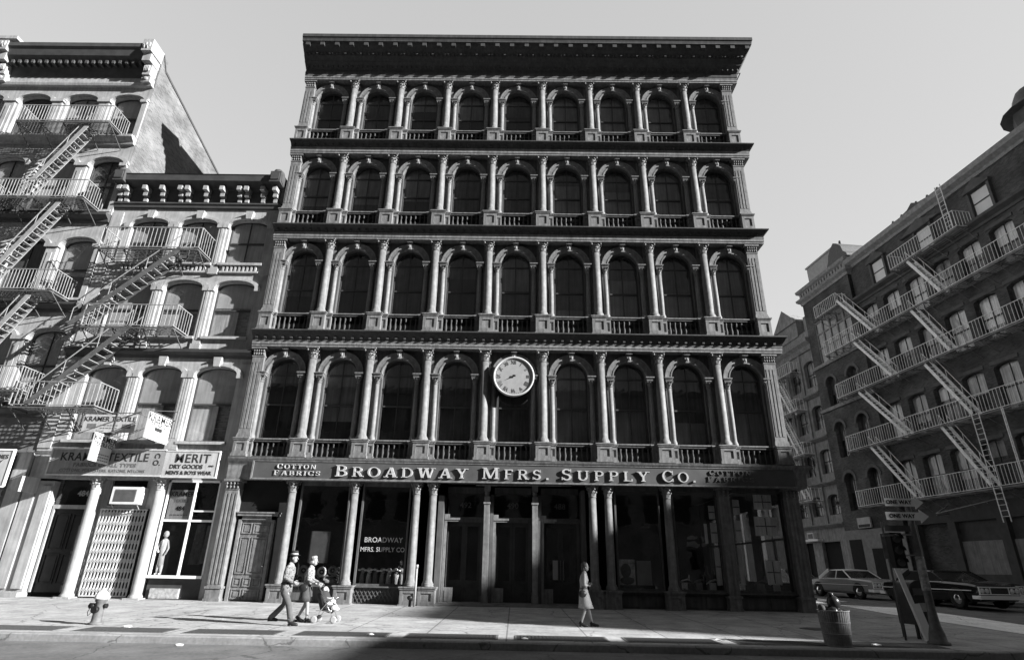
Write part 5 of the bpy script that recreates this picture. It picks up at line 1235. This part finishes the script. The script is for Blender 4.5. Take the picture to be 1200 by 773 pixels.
# man in hat, striding right
ML = (((.16, -.09, .50), (.27, -.09, .10)), ((-.02, .10, .50), (-.34, .10, .17)))
MA = (((.0, -.25, 1.16), (.22, -.17, 1.06)), ((-.08, .25, 1.17), (-.02, .24, .93)))
man, V_, hc = person('person in dark brimmed hat, patterned jacket and grey trousers striding right beside the stroller', (-5.78, -7.6, zw(-7.6)), 1.70, ML, MA, .03)
mb = MB(); loft(mb, [(0, 0, .80, .15, .20), (0, 0, .95, .145, .195), (.01, 0, 1.12, .135, .175), (.025, 0, 1.30, .145, .20), (.03, 0, 1.42, .12, .21), (.035, 0, 1.475, .07, .12), (.04, 0, 1.51, .055, .065)])
for q, (el, hd) in ((-1, MA[0]), (1, MA[1])): sleeve(mb, (.03, q*.185, 1.41), el, hd, .068, .058, .045)
mb.build('jacket', check_mat('patterned_cloth', .04, .18, 22), man)
mb = MB(); loft(mb, [(-.12, 0, 1.0, .02, .15), (0, 0, .99, .15, .2), (0, 0, 1.03, .152, .202), (0, 0, 1.04, .1, .1)]); mb.build('belt', BLACK, man)
mb = MB(); loft(mb, [(0, 0, .80, .14, .185), (0, 0, .90, .14, .185), (0, 0, .97, .13, .17)])
for (kn, an), q in zip(ML, (-1, 1)): mb.tube([(0, q*.09, .93), (0, q*.095, .80), kn, (Vector(kn)+Vector(an))/2, Vector(an)+Vector((0, 0, .0))], [.09, .105, .078, .072, .075], 12)
mb.build('trousers', mat('grey_trouser_cloth', .09, .9, .15, 12), man); shoes(man, ML)
mb = MB(); c = Vector(hc); mb.lathe([(.17, .085), (.175, .092), (.10, .10), (.098, .17), (.085, .205), (.03, .20)], c.x-.005, 0, 20); mb.v = [(x, y*.86, z+c.z-.01) for x, y, z in mb.v]; mb.build('hat', mat('dark_felt', .03, .9), man)
mb = MB(); mb.lathe([(.101, .10), (.1, .135)], c.x-.005, 0, 20); mb.v = [(x, y*.87, z+c.z-.01) for x, y, z in mb.v]; mb.build('hat_band', mat('pale_band', .5, .8), man)
mb = MB(); mb.blob((c.x-.03, 0, c.z+.0), (.09, .083, .10), 12, 8); mb.build('hair', HAIR, man)

# woman pushing the stroller
WL = (((.10, -.08, .50), (.14, -.08, .10)), ((.0, .09, .49), (-.18, .09, .13)))
WA = (((.07, -.2, 1.14), (.33, -.13, 1.02)), ((.08, .2, 1.14), (.34, .14, 1.03)))
wm, V_, hc = person('person with light curly hair in dark short skirt pushing the stroller', (-5.52, -6.75, zw(-6.75)), 1.62, WL, WA, .04, female=True)
mb = MB(); loft(mb, [(0, 0, .98, .12, .16), (0, 0, 1.10, .11, .14), (.03, 0, 1.28, .145, .165), (.04, 0, 1.40, .115, .175), (.05, 0, 1.47, .06, .09), (.055, 0, 1.5, .05, .055)])
for q, (el, hd) in ((-1, WA[0]), (1, WA[1])): sleeve(mb, (.04, q*.155, 1.40), el, hd, .058, .05, .04, .8)
mb.build('blouse', check_mat('light_patterned_blouse', .07, .24, 26), wm)
mb = MB(); loft(mb, [(.0, 0, .56, .20, .22), (0, 0, .7, .18, .20), (0, 0, .92, .15, .185), (0, 0, 1.02, .115, .145)], 20); mb.build('skirt', mat('skirt_cloth', .06, .9, .3, 10), wm); shoes(wm, WL)
mb = MB(); c = Vector(hc)
for k in range(16):
    a = k*2.4; z = .04+.075*math.cos(k*1.3); mb.blob((c.x-.03+.065*math.cos(a), .062*math.sin(a), c.z+z), .048, 8, 6)
mb.build('hair', mat('light_hair', .28, .7, .25, 40), wm)
mb = MB(); mb.tube([(-.0, -.22, 1.38), (-.02, -.25, 1.0)], .01); mb.blob((-.03, -.27, .92), (.14, .05, .11), 10, 7); mb.build('handbag', SHOE, wm)

# woman in pale dress
LL = (((.03, -.08, .50), (-.10, -.08, .12)), ((.14, .08, .50), (.24, .08, .10)))
LA = (((.0, -.21, 1.14), (.14, -.05, 1.13)), ((.02, .20, 1.13), (.15, .06, 1.16)))
ld, V_, hc = person('person with dark hair in pale knee length dress walking alone past the entrance doors', (2.08, -6.5, zw(-6.5)), 1.60, LL, LA, .02, female=True)
mb = MB(); loft(mb, [(.06, 0, .50, .235, .21), (.045, 0, .62, .20, .20), (.01, 0, .90, .15, .18), (0, 0, 1.03, .12, .145), (.0, 0, 1.10, .105, .13), (.02, 0, 1.27, .14, .16), (.02, 0, 1.40, .11, .17), (.025, 0, 1.47, .06, .09), (.03, 0, 1.50, .05, .055)], 20)
for q, (el, hd) in ((-1, LA[0]), (1, LA[1])): sleeve(mb, (.02, q*.15, 1.40), el, hd, .062, .055, .045, .6)
mb.build('dress', mat('pale_dress_cloth', .26, .9, .2, 9), ld); mb = MB(); loft(mb, [(0, 0, 1.02, .123, .148), (0, 0, 1.07, .118, .142), (0, 0, 1.08, .08, .1)]); mb.build('belt', mat('dark_belt', .08), ld)
shoes(ld, LL, SHOE, 1)
mb = MB(); c = Vector(hc); mb.blob((c.x-.03, 0, c.z+.035), (.105, .095, .115), 14, 9); mb.blob((c.x-.07, 0, c.z-.06), (.06, .085, .09), 12, 8); mb.build('hair', HAIR, ld)
mb = MB(); mb.tube([(.0, -.20, 1.36), (-.06, -.24, 1.0)], .009); mb.blob((-.06, -.25, .90), (.12, .05, .10), 10, 7); mb.build('handbag', SHOE, ld)

# stroller
St = thing('stroller', 'light folding stroller loaded with white blankets, pushed by the curly haired person', 'stroller', (-4.96, -6.75, zw(-6.75)))
mb = MB()
for q in (-.2, .2): mb.tube([(-.27, q, 1.0), (-.2, q, .96), (.12, q, .42), (.32, q, .09)], .012); mb.tube([(-.2, q, .09), (.1, q, .5), (.26, q, .62)], .012); mb.tube([(-.18, q, .3), (.26, q, .3)], .010)
mb.tube([(-.27, -.2, 1.0), (-.27, .2, 1.0)], .014); mb.tube([(-.2, -.2, .09), (-.2, .2, .09)], .01); mb.tube([(.32, -.2, .09), (.32, .2, .09)], .01); mb.build('frame', CHROME, St)
for x in (-.2, .32):
    for q in (-.22, .22):
        mb = MB(); mb.lathe([(.05, -.012), (.085, -.014), (.09, 0), (.085, .014), (.05, .012)], 0, 0, 16); mb.xf(Matrix.Translation((x, q, .09)) @ Ry); mb.build('wheel', mat('stroller_tyre', .35, .7), St)
mb = MB(); mb.tube([(-.12, 0, .75), (.02, 0, .42), (.25, 0, .34)], [.16, .18, .13], 10); mb.build('seat', mat('dark_canvas', .05, .9), St)
WB = mat('white_blanket', .75, .9, .12, 9); mb = MB()
random.seed(5)
for k in range(11): mb.blob((-.05+.036*k, random.uniform(-.12, .12), .66-.03*k+random.uniform(-.04, .04)), (random.uniform(.06, .1), random.uniform(.08, .12), random.uniform(.04, .07)), 10, 7)
mb.build('blanket', WB, St)
t = thing('person', 'small child in white bonnet seated in the stroller', 'child', (-4.96, -6.75, zw(-6.75)))
mb = MB(); mb.tube([(.0, 0, .5), (-.03, 0, .62), (-.04, 0, .72)], [.09, .08, .045]); mb.blob((-.02, 0, .79), (.075, .068, .08), 12, 8); mb.blob((.055, 0, .785), (.012, .012, .012), 6, 4); mb.tube([(-.03, -.08, .66), (.08, -.1, .6), (.16, -.06, .6)], [.03, .025, .018]); mb.tube([(-.03, .08, .66), (.08, .1, .6), (.16, .06, .6)], [.03, .025, .018]); mb.build('body', SKIN, t)
mb = MB(); mb.blob((-.045, 0, .805), (.08, .078, .085), 12, 8); mb.build('bonnet', WHITE, t)

# ------------------------------------------------------------------ street furniture
Hy = thing('fire_hydrant', 'grey fire hydrant with bright white cap on the left part of the sidewalk', 'fire hydrant', (-10.15, -8.2, zw(-8.2)))
HB = mat('hydrant_paint', .12, .6, .35, 8); mb = MB(); mb.lathe([(.17, 0), (.17, .04), (.13, .05), (.115, .09), (.11, .5), (.135, .53), (.135, .57), (.12, .58)], 0, 0, 18); mb.build('barrel', HB, Hy)
mb = MB(); mb.lathe([(.17, .575), (.175, .60), (.165, .63), (.15, .68), (.11, .73), (.05, .765), (.035, .77), (.035, .81), (.0, .815)], 0, 0, 18); mb.build('cap', WHITE, Hy)
mb = MB(); mb.tube([(-.1, -.02, .42), (-.23, -.05, .42)], [.06, .065], 12); mb.tube([(-.22, -.05, .42), (-.25, -.055, .42)], [.035, .03], 6); mb.tube([(0, -.1, .34), (0, -.21, .34)], [.075, .08], 12); mb.tube([(.09, 0, .42), (.18, 0, .42)], [.05, .055], 12); mb.build('outlet', BLACK, Hy)
mb = MB(); mb.tube([(-.2, -.06, .36), (-.22, -.08, .28), (-.18, -.1, .2), (-.13, -.09, .26)], .008, 6); mb.build('chain', BLACK, Hy)

Sp = thing('standpipe', 'tall thin pale vent pipe with dark hose connection at the shop plinth', 'standpipe', (-3.45, -.95, zw(-.95)))
mb = MB(); mb.tube([(0, 0, 0), (0, 0, 1.32)], .04, 10); mb.tube([(0, 0, 1.30), (0, 0, 1.42)], .055, 10); mb.build('pipe', mat('pipe_paint', .3, .6), Sp)
mb = MB(); mb.tube([(-.18, .1, 0), (-.18, .1, .22), (-.18, -.03, .3)], .05, 10); mb.blob((-.18, -.03, .3), (.1, .07, .08)); mb.build('hose_connection', BLACK, Sp)

Bk = thing('litter_basket', 'grey metal litter basket on the corner sidewalk stuffed with dark rubbish', 'trash basket', (7.42, -9.45, zw(-9.45)))
BM = mat('basket_metal', .17, .6, .3, 12); mb = MB()
for k in range(40):
    a = 2*math.pi*k/40; c, s_ = math.cos(a), math.sin(a); mb.bar((.27*c, .27*s_, 0), (.33*c, .33*s_, .72), .034, .006, (c, s_, 0))
mb.lathe([(.268, .02), (.262, .02), (.318, .70), (.326, .70)], 0, 0, 40); mb.f = mb.f[:-2]; mb.sm = mb.sm[:-2]
mb.build('mesh_side', BM, Bk)
mb = MB()
for z, r_ in ((.015, .275), (.25, .295), (.48, .312), (.72, .335)): mb.tube([(r_*math.cos(2*math.pi*k/32), r_*math.sin(2*math.pi*k/32), z) for k in range(33)], .012, 6)
mb.build('hoop', BM, Bk); mb = MB(); mb.lathe([(.26, .03), (.26, .06)], 0, 0, 24); mb.build('floor', BM, Bk)
t = thing('trash_bag', 'dark knotted bag of rubbish bulging out of the litter basket', 'trash bag', (7.42, -9.45, zw(-9.45)))
mb = MB(); random.seed(3)
for k in range(9): mb.blob((random.uniform(-.14, .16), random.uniform(-.12, .12), .62+random.uniform(0, .1)), (.12, .12, .1), 9, 6)
mb.blob((.05, 0, .88), (.15, .13, .16), 10, 7); mb.tube([(.02, 0, 1.0), (.0, 0, 1.05), (-.04, 0, 1.08)], [.06, .08, .03]); mb.build('bag', mat('black_plastic', .02, .25), t)
mb = MB(); mb.blob((-.27, -.05, .76), (.08, .1, .09), 8, 6); mb.build('wrapper', mat('dark_paper', .05, .8), t)

Po = thing('street_lamp_post', 'tapered dark post on the corner with two arrow shaped street signs and signal brackets', 'sign post', (10.05, -8.85, zw(-8.85)))
PM = mat('post_paint', .10, .55, .4, 8); mb = MB(); mb.lathe([(.24, 0), (.24, .05), (.19, .08), (.17, .22), (.12, .40), (.095, .7), (.085, 1.1), (.075, 2.2), (.065, 3.25)], 0, 0, 16); mb.build('post', PM, Po)
mb = MB(); mb.lathe([(.09, 1.15), (.095, 1.16), (.095, 1.9), (.09, 1.91)], 0, 0, 16); mb.build('poster_wrap', mat('torn_paper', .3, .8, .7, 9), Po)
for z, x0, x1 in ((3.17, -.62, .12), (2.84, -.66, .18)):
    mb = MB(); h_ = .095; mb.prism([(x0, z-h_), (x1, z-h_), (x1, z-h_*1.7), (x1+.22, z), (x1, z+h_*1.7), (x1, z+h_), (x0, z+h_)], -.12, -.10); a = mb.build('street_sign', mat('sign_white', .85, .5, .1, 6), Po)
    text('lettering', 'ONE WAY', .13, ((x0+x1)/2-.03, -.125, z), INK, a, .006, .004, 1.05)
mb = MB(); mb.box(-.72, -.1, -.06, -.04, 2.48, 2.62); mb.build('street_sign', mat('dark_sign', .06, .5), Po)
mb = MB(); mb.bar((0, 0, 2.42), (-.75, .05, 2.38), .04); mb.bar((0, 0, 1.95), (-.55, .2, 1.9), .03); mb.build('signal_bracket', FE, Po)
Tl = thing('traffic_signal', 'dark traffic signal head hung on a bracket from the corner post', 'traffic signal', (9.62, -8.7, 1.5))
mb = MB(); mb.box(-.14, .14, -.1, .12, 0, .82); mb.build('housing', BLACK, Tl)
for k in range(3):
    mb = MB(); z = .14+.27*k; mb.lathe([(.1, 0), (.1, .02)], 0, 0, 16); mb.xf(Matrix.Translation((0, -.10, z)) @ Ry); a = mb.build('lens', mat('signal_lens', .1, .2), Tl)
    mb = MB(); arch_ring(mb, 0, z, .1, .112, -.24, -.1, n=10); mb.build('visor', BLACK, Tl)
t = thing('parking_sign_post', 'thin dark post with a narrow weathered parking sign, left of the corner post', 'sign post', (9.72, -8.15, zw(-8.15)))
mb = MB(); mb.tube([(0, 0, 0), (0, 0, 2.75)], .028, 8); mb.build('post', PM, t); MB().box(-.12, .12, -.04, -.03, 1.85, 2.45).build('sign_plate', mat('dull_plate', .16, .5, .3, 8), t)
Mx = thing('mailbox', 'dark round topped mailbox on legs behind the corner post', 'mailbox', (10.45, -7.6, zw(-7.6)), R(8))
mb = MB(); pf = [(-.30, .32), (.30, .32), (.30, 1.05)]+[(.30*math.cos(R(10*k)), 1.05+.30*math.sin(R(10*k))) for k in range(1, 18)]+[(-.30, 1.05)]
mb.prism(pf, -.28, .28); mb.build('box', mat('mailbox_paint', .035, .35, .3, 4), Mx)
for x in (-.26, .26):
    for y in (-.24, .24): MB().box(x-.03, x+.03, y-.03, y+.03, 0, .32).build('leg', BLACK, Mx)
mb = MB(); mb.box(-.2, .2, -.31, -.28, 1.0, 1.16); mb.bar((-.12, -.33, 1.02), (.12, -.33, 1.02), .02); mb.build('flap', mat('flap_paint', .1, .4), Mx); MB().box(-.12, .12, -.29, -.28, .62, .82).build('label_plate', mat('faded_plate', .35, .6), Mx)
t = thing('barricade_board', 'long white painted board leaning against the boxes at the corner', 'board', (10.10, -8.25, zw(-8.25)))
mb = MB(); mb.bar((.08, 0, .0), (-.10, .38, 1.78), .12, .035, (0, 1, 0)); mb.build('board', WHITE, t); mb = MB(); mb.bar((.10, -.09, .0), (.02, .08, .82), .20, .03, (0, 1, 0)); mb.build('short_board', WHITE, t)

# ------------------------------------------------------------------ cars
CTRIM = mat('painted_chrome_shine', .92, .3, .03, 5, spec=.8)  # chrome with its reflected brightness put into a pale colour
def loft_sec(mb, secs):
    n = len(secs[0]); b = len(mb.v)
    for s_ in secs: mb.v += s_
    for i in range(len(secs)-1):
        for k in range(n): mb.f.append((b+i*n+k, b+i*n+(k+1) % n, b+(i+1)*n+(k+1) % n, b+(i+1)*n+k)); mb.sm.append(False)
    mb.f.append(tuple(b+k for k in range(n))); mb.f.append(tuple(b+(len(secs)-1)*n+k for k in range(n))[::-1]); mb.sm += [False, False]
def car(label, loc, rz, body, roof, s_=1.08):
    t = thing('parked_car', label, 'car', loc, rz, 'cars parked along the side street'); t.scale = (s_,)*3
    st_ = [(-2.75, .86, .42, .78, .80), (-2.6, .92, .30, .86, .88), (-1.6, .98, .26, .93, .96), (-.9, 1.0, .25, .95, .98), (.9, 1.0, .25, .95, .98), (1.1, .99, .25, .94, .99), (2.3, .96, .26, .88, .93), (2.62, .94, .30, .84, .88), (2.72, .90, .42, .80, .83)]
    mb = MB(); secs = []
    for x, w_, zb, zs2, zt in st_:
        secs.append([(x, y, z) for y, z in ((-w_*.86, zb), (-w_*.97, zb+.1), (-w_, (zb+zs2)/2), (-w_*.97, zs2-.03), (-w_*.88, zt-.01), (-w_*.4, zt+.02), (0, zt+.025), (w_*.4, zt+.02), (w_*.88, zt-.01), (w_*.97, zs2-.03), (w_, (zb+zs2)/2), (w_*.97, zb+.1), (w_*.86, zb))])
    loft_sec(mb, secs); bo = mb.build('body', body, t)
    lo = [(-1.75, .84, .95), (-1.05, .70, 1.38), (-.1, .72, 1.42), (.35, .70, 1.39), (1.05, .84, .96)]
    def gh(o_, zo): return [(x, w_) for x, w_, z in lo]
    g_ = MB(); xb0, xb1, xt0, xt1, wb, wt, z0, z1 = -1.70, 1.10, -.95, .32, .86, .70, .94, 1.37
    g_.add([(xb0, -wb, z0), (xb1, -wb, z0), (xb1, wb, z0), (xb0, wb, z0), (xt0, -wt, z1), (xt1, -wt, z1), (xt1, wt, z1), (xt0, wt, z1)], [(0, 1, 2, 3), (4, 5, 6, 7), (0, 1, 5, 4), (1, 2, 6, 5), (2, 3, 7, 6), (3, 0, 4, 7)])
    g_.build('windows', mat('car_glass', .02, .08, .1, 3, spec=.6), t)
    r_ = MB(); loft_sec(r_, [[(x, -w2, z-.03), (x, -w2*.9, z+.02), (x, 0, z+.045), (x, w2*.9, z+.02), (x, w2, z-.03)] for x, w2, z in ((-1.0, .70, 1.365), (-.4, .73, 1.385), (.1, .73, 1.385), (.37, .70, 1.365))])
    for q in (-1, 1):
        r_.bar((xt1, q*wt, z1), (xb1, q*wb, z0), .05, .04); r_.bar((xt0-.02, q*wt, z1), (xb0, q*wb, z0), .2, .04, (0, q, .3)); r_.bar((-.2, q*(wt+.01), z1), (-.2, q*(wb+.01), z0), .05, .03)
    r_.build('roof', roof, t)
    for x, w_ in ((2.72, .95), (-2.78, .93)):
        q = 1 if x > 0 else -1; c_ = MB()
        c_.box(x, x+q*.12, -w_, w_, .36, .50); c_.box(x-q*.25, x+q*.06, -w_-.03, -w_+.03, .37, .49); c_.box(x-q*.25, x+q*.06, w_-.03, w_+.03, .37, .49); c_.build('bumper', CTRIM, t)
    c_ = MB(); c_.box(2.72, 2.76, -.86, .86, .78, .82); c_.box(2.72, 2.76, -.86, .86, .53, .56); c_.box(2.72, 2.76, -.88, -.84, .53, .82); c_.box(2.72, 2.76, .84, .88, .53, .82); c_.box(2.72, 2.755, -.42, -.38, .56, .78); c_.box(2.72, 2.755, .38, .42, .56, .78); c_.build('grille_frame', CTRIM, t)
    c_ = MB(); c_.box(2.71, 2.73, -.84, .84, .56, .78); [c_.box(2.73, 2.74, -.37, .37, .58+.04*k, .59+.04*k) for k in range(5)]; c_.build('grille', mat('grille_dark', .06, .3), t)
    for y in (-.74, -.54, .54, .74):
        h_ = MB(); h_.lathe([(.09, 0), (.095, .02), (.08, .04), (.02, .05)], 0, 0, 14); h_.xf(Matrix.Translation((2.73, y, .67)) @ Matrix.Rotation(R(90), 4, 'Y')); h_.build('headlight', mat('headlight_glass', .7, .1, .02), t)
    for x in (-1.72, 1.72):
        for q in (-1, 1):
            w_ = MB(); w_.lathe([(.33, -.1), (.345, -.08), (.345, .08), (.33, .1), (.24, .11), (.22, .08)], 0, 0, 24); w_.xf(Matrix.Translation((x, q*.90, .34)) @ Matrix.Rotation(R(-90*q), 4, 'X')); wh = w_.build('wheel', RUBBER, t)
            h_ = MB(); h_.lathe([(.21, .07), (.2, .09), (.12, .12), (.02, .125)], 0, 0, 20); h_.xf(Matrix.Translation((x, q*.90, .34)) @ Matrix.Rotation(R(-90*q), 4, 'X')); h_.build('hubcap', CHROME, wh)
            a_ = MB(); arch_ring(a_, x, .36, .0, .42, q*.965, q*1.003, n=14); a_.build('wheel_arch', BLACK, t)
    c_ = MB()
    for q in (-1, 1): c_.box(-2.5, 2.5, q*.985, q*1.008, .66, .685)
    c_.box(-.9, .95, -.9, -.88, .955, .975); c_.box(-.9, .95, .88, .9, .955, .975); c_.build('trim', CTRIM, t)
    c_ = MB(); c_.box(-.13, .13, -.02, .02, 0, .06); c_.xf(Matrix.Translation((.95, 0, 1.02))); c_.build('mirror', CHROME, t); return t
HD = math.atan2(-DR.y, -DR.x)
CB = mat('black_car_paint', .015, .12, .1, 3, spec=.6); CG = mat('grey_car_paint', .28, .2, .1, 3, spec=.6); CW = mat('white_car_paint', .85, .25, .05, 3)
def rp(dx, y): return (30.05-.11*y-dx, y)
for (X_, Yf, b_, r_, lb) in ((20.75, 3.0, CB, CB, 'black sedan with bright chrome grille, nearest of the cars in the side street'), (20.2, 9.9, CG, CW, 'grey sedan with white roof behind the black sedan'), (19.9, 17.2, CB, CG, 'dark sedan with grey roof, farthest along the side street'), (23.2, 5.8, CB, CB, 'dark sedan half cut by the right edge, beside the black sedan')):
    yc = Yf+2.95; xc = X_-.11*2.95
    car(lb, (xc, yc, zs(xc, yc)), HD, b_, r_)

# ------------------------------------------------------------------ shop displays
def disp(name, mb, material, loc, label, cat, group=None):
    o = mb.build(name, material, None, loc); return tag(o, label, cat, group)
RIB = mat('ribbon_reel', .16, .7, .5, 20); RIBL = mat('pale_reel', .5, .7, .3, 20); random.seed(11)
posn = [(-8.2, .78), (-7.95, .76), (-7.62, .80), (-7.38, 1.06), (-7.15, .78), (-6.85, .80), (-6.95, 1.12), (-6.7, 1.05), (-8.1, 1.1)]
for i, (x, z) in enumerate(posn):
    r_ = .13+.03*random.random(); mb = MB(); pts = [(r_*math.cos(2*math.pi*k/20), 0, r_*math.sin(2*math.pi*k/20)) for k in range(21)]; mb.tube(pts, .05, 8); mb.tube([(0, -.03, 0), (0, .03, 0)], .04, 8)
    w3 = ['lowest, at the left column', 'second along the bottom row', 'under the pale reel', 'pale, behind the walking couple', 'just right of the couple', 'at the bottom right corner', 'upper right of the pair', 'beside the right column', 'upper, beside the left column'][i]
    disp('trim_reel', mb, RIBL if i in (3,) else RIB, (x, .45, z+.02), 'round reel of trimming in the left shop window, '+w3, 'reel', 'reels of trimming in the left shop window')
mb = MB(); mb.blob((0, 0, 0), (.36, .18, .15), 14, 8); disp('cloth_bundle', mb, mat('bundle_cloth', .35, .9, .3, 10), (-7.1, .55, .74), 'pale rounded bundle of cloth low in the left shop window', 'bundle')
mb = MB(); mb.box(-.4, .4, 0, .02, -.6, .6); disp('wall_panel', mb, mat('grey_card', .14, .9, .2, 3), (-7.75, .9, 2.0), 'plain grey backing card standing in the left shop window', 'card')
for i in range(7):
    x = -5.8+.26*i; mb = MB(); mb.lathe([(.07, 0), (.1, .05), (.08, .3+.05*(i % 3)), (.05, .5), (.02, .52)], 0, 0, 12); mb.blob((0, 0, .6), (.09, .08, .07)); mb.blob((.04, -.03, .52), (.07, .06, .06))
    disp('artificial_flower', mb, mat('flower_cloth_%d' % (i % 3), [.25, .5, .12][i % 3], .8, .6, 25), (x, .5, .6), 'bunch of artificial flowers in the lettered shop window, number '+['one', 'two', 'three', 'four', 'five', 'six', 'seven'][i]+' from the left', 'flowers', 'flowers in the lettered shop window')
mb = MB()
for k in range(14): mb.blob((-.8+.12*k, 0, .03*math.sin(k*1.7)), (.07, .05, .035), 7, 5)
disp('garland', mb, mat('white_garland', .8, .7), (-5.1, .42, 1.18), 'white garland hung above the flowers in the lettered shop window', 'garland')
mb = MB(); n = 9
for k in range(n): a = R(100+k*13); mb.tube([(0, 0, 0), (.15*math.cos(a)*1.2+.05, 0, .25), (.25*math.cos(a)+.1, -.02, .5*math.sin(a)-.05)], [.05, .04, .01], 6)
disp('dried_plume', mb, mat('plume', .7, .8), (-4.42, .5, .62), 'white plume of dried grass at the right end of the lettered window', 'plume')
# poster and panels in the right windows
mb = MB(); mb.box(-.34, .34, 0, .02, -.46, .46); po_ = disp('poster', mb, mat('poster_paper', .45, .8, .75, 5), (4.5, .35, 1.28), 'pale poster with a dark abstract portrait shape in the right shop window', 'poster')
mb = MB(); mb.blob((-.02, -.01, .05), (.2, .012, .26), 16, 8); mb.blob((.02, -.01, -.3), (.28, .01, .14), 14, 6); mb.build('print', mat('poster_ink', .06, .8, .6, 14), po_)
mb = MB(); mb.box(-.28, .28, 0, .02, -.44, .44); disp('grey_placard', mb, mat('grey_card2', .25, .9, .2, 3), (5.2, .36, 1.26), 'plain grey panel right of the portrait poster', 'panel')
mb = MB(); mb.box(-.22, .22, 0, .02, -.36, .36); disp('display_card', mb, WHITE, (1.9, .97, 1.3), 'white card taped inside the right entrance door glass', 'card')
random.seed(21)
for i, x in enumerate((6.75, 7.35, 7.85, 9.0, 9.7, 10.35)):
    mb = MB(); mb.tube([(-.25, 0, .0), (-.1, 0, .1), (.12, 0, .16), (.28, 0, .1)], [.02, .035, .04, .015], 8); mb.box(-.12, .12, -.05, .05, -.22, .05); mb.box(-.2, .2, -.09, .09, -.28, -.22); mb.tube([(.2, 0, .0), (.2, 0, .34)], .03, 8)
    disp('sewing_machine', mb, [CHROME, BM, WHITE][i % 3], (x, .5+.1*(i % 2), .9), 'old sewing machine in the corner shop window, number '+['one', 'two', 'three', 'four', 'five', 'six'][i]+' from the left', 'sewing machine', 'sewing machines in the corner windows')

# pale sheets painted as bright reflections in the two corner windows
SHEET = mat('pale_reflection', .85, .8, .12, 3, streak=.3)
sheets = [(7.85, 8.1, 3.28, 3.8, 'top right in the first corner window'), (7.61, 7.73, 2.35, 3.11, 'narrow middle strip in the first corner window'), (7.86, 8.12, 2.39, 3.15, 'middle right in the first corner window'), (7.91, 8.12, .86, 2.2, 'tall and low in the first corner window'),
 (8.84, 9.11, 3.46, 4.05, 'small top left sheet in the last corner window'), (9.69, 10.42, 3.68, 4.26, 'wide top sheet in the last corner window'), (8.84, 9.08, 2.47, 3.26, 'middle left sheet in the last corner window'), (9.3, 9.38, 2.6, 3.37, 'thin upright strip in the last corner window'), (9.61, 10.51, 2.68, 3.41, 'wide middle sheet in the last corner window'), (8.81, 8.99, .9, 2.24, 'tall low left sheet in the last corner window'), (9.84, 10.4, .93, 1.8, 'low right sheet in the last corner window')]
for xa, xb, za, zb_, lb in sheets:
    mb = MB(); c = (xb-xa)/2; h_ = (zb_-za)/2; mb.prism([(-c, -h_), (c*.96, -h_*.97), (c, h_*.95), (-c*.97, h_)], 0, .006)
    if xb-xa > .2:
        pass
    o = disp('reflection_sheet', mb, SHEET, ((xa+xb)/2, .115, (za+zb_)/2), 'pale sheet taped inside glass, '+lb, 'sheet', 'pale sheets taped inside the corner windows')  # painted reflections behind the glass, no real sheets taped there
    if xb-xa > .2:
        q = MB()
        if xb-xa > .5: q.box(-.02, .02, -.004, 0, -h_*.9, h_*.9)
        q.box(-c*.9, c*.9, -.006, -.0045, -.02, .02); q.build('reflection_bars', mat('reflection_bar_tone', .12, .8, .4, 9), o)
# litter along the kerb
random.seed(4)
lit = [(-13.2, -8.9, 'by the left edge of the picture'), (-9.1, -8.6, 'just right of the hydrant'), (-3.1, -9.2, 'in front of the stroller'), (.4, -9.4, 'left of the pale dress woman, near the kerb'), (4.9, -8.9, 'between the pale dress woman and litter basket'), (8.35, -9.3, 'at the right foot of the litter basket'), (-6.9, -10.3, 'in the gutter below the walking man')]
for x, y, lb in lit:
    n = 7; v = []
    for k in range(n): a = 2*math.pi*k/n; r_ = random.uniform(.04, .09); v.append((r_*math.cos(a)*1.4, r_*math.sin(a), random.uniform(.0, .035)))
    mb = MB(); mb.add(v+[(0, 0, .045)]+[(p[0]*.9, p[1]*.9, 0) for p in v], [(k, (k+1) % n, n) for k in range(n)]+[(n+1+k, n+1+(k+1) % n, (k+1) % n, k) for k in range(n)]+[tuple(range(n+1, 2*n+1))[::-1]])
    z = zw(y)+.006 if y > -10 else zs(x, y)+.002
    disp('paper_scrap', mb, mat('scrap_paper', .6, .9, .3, 20), (x, y, z), 'crumpled pale paper scrap on the ground '+lb, 'litter', 'paper scraps on the ground')
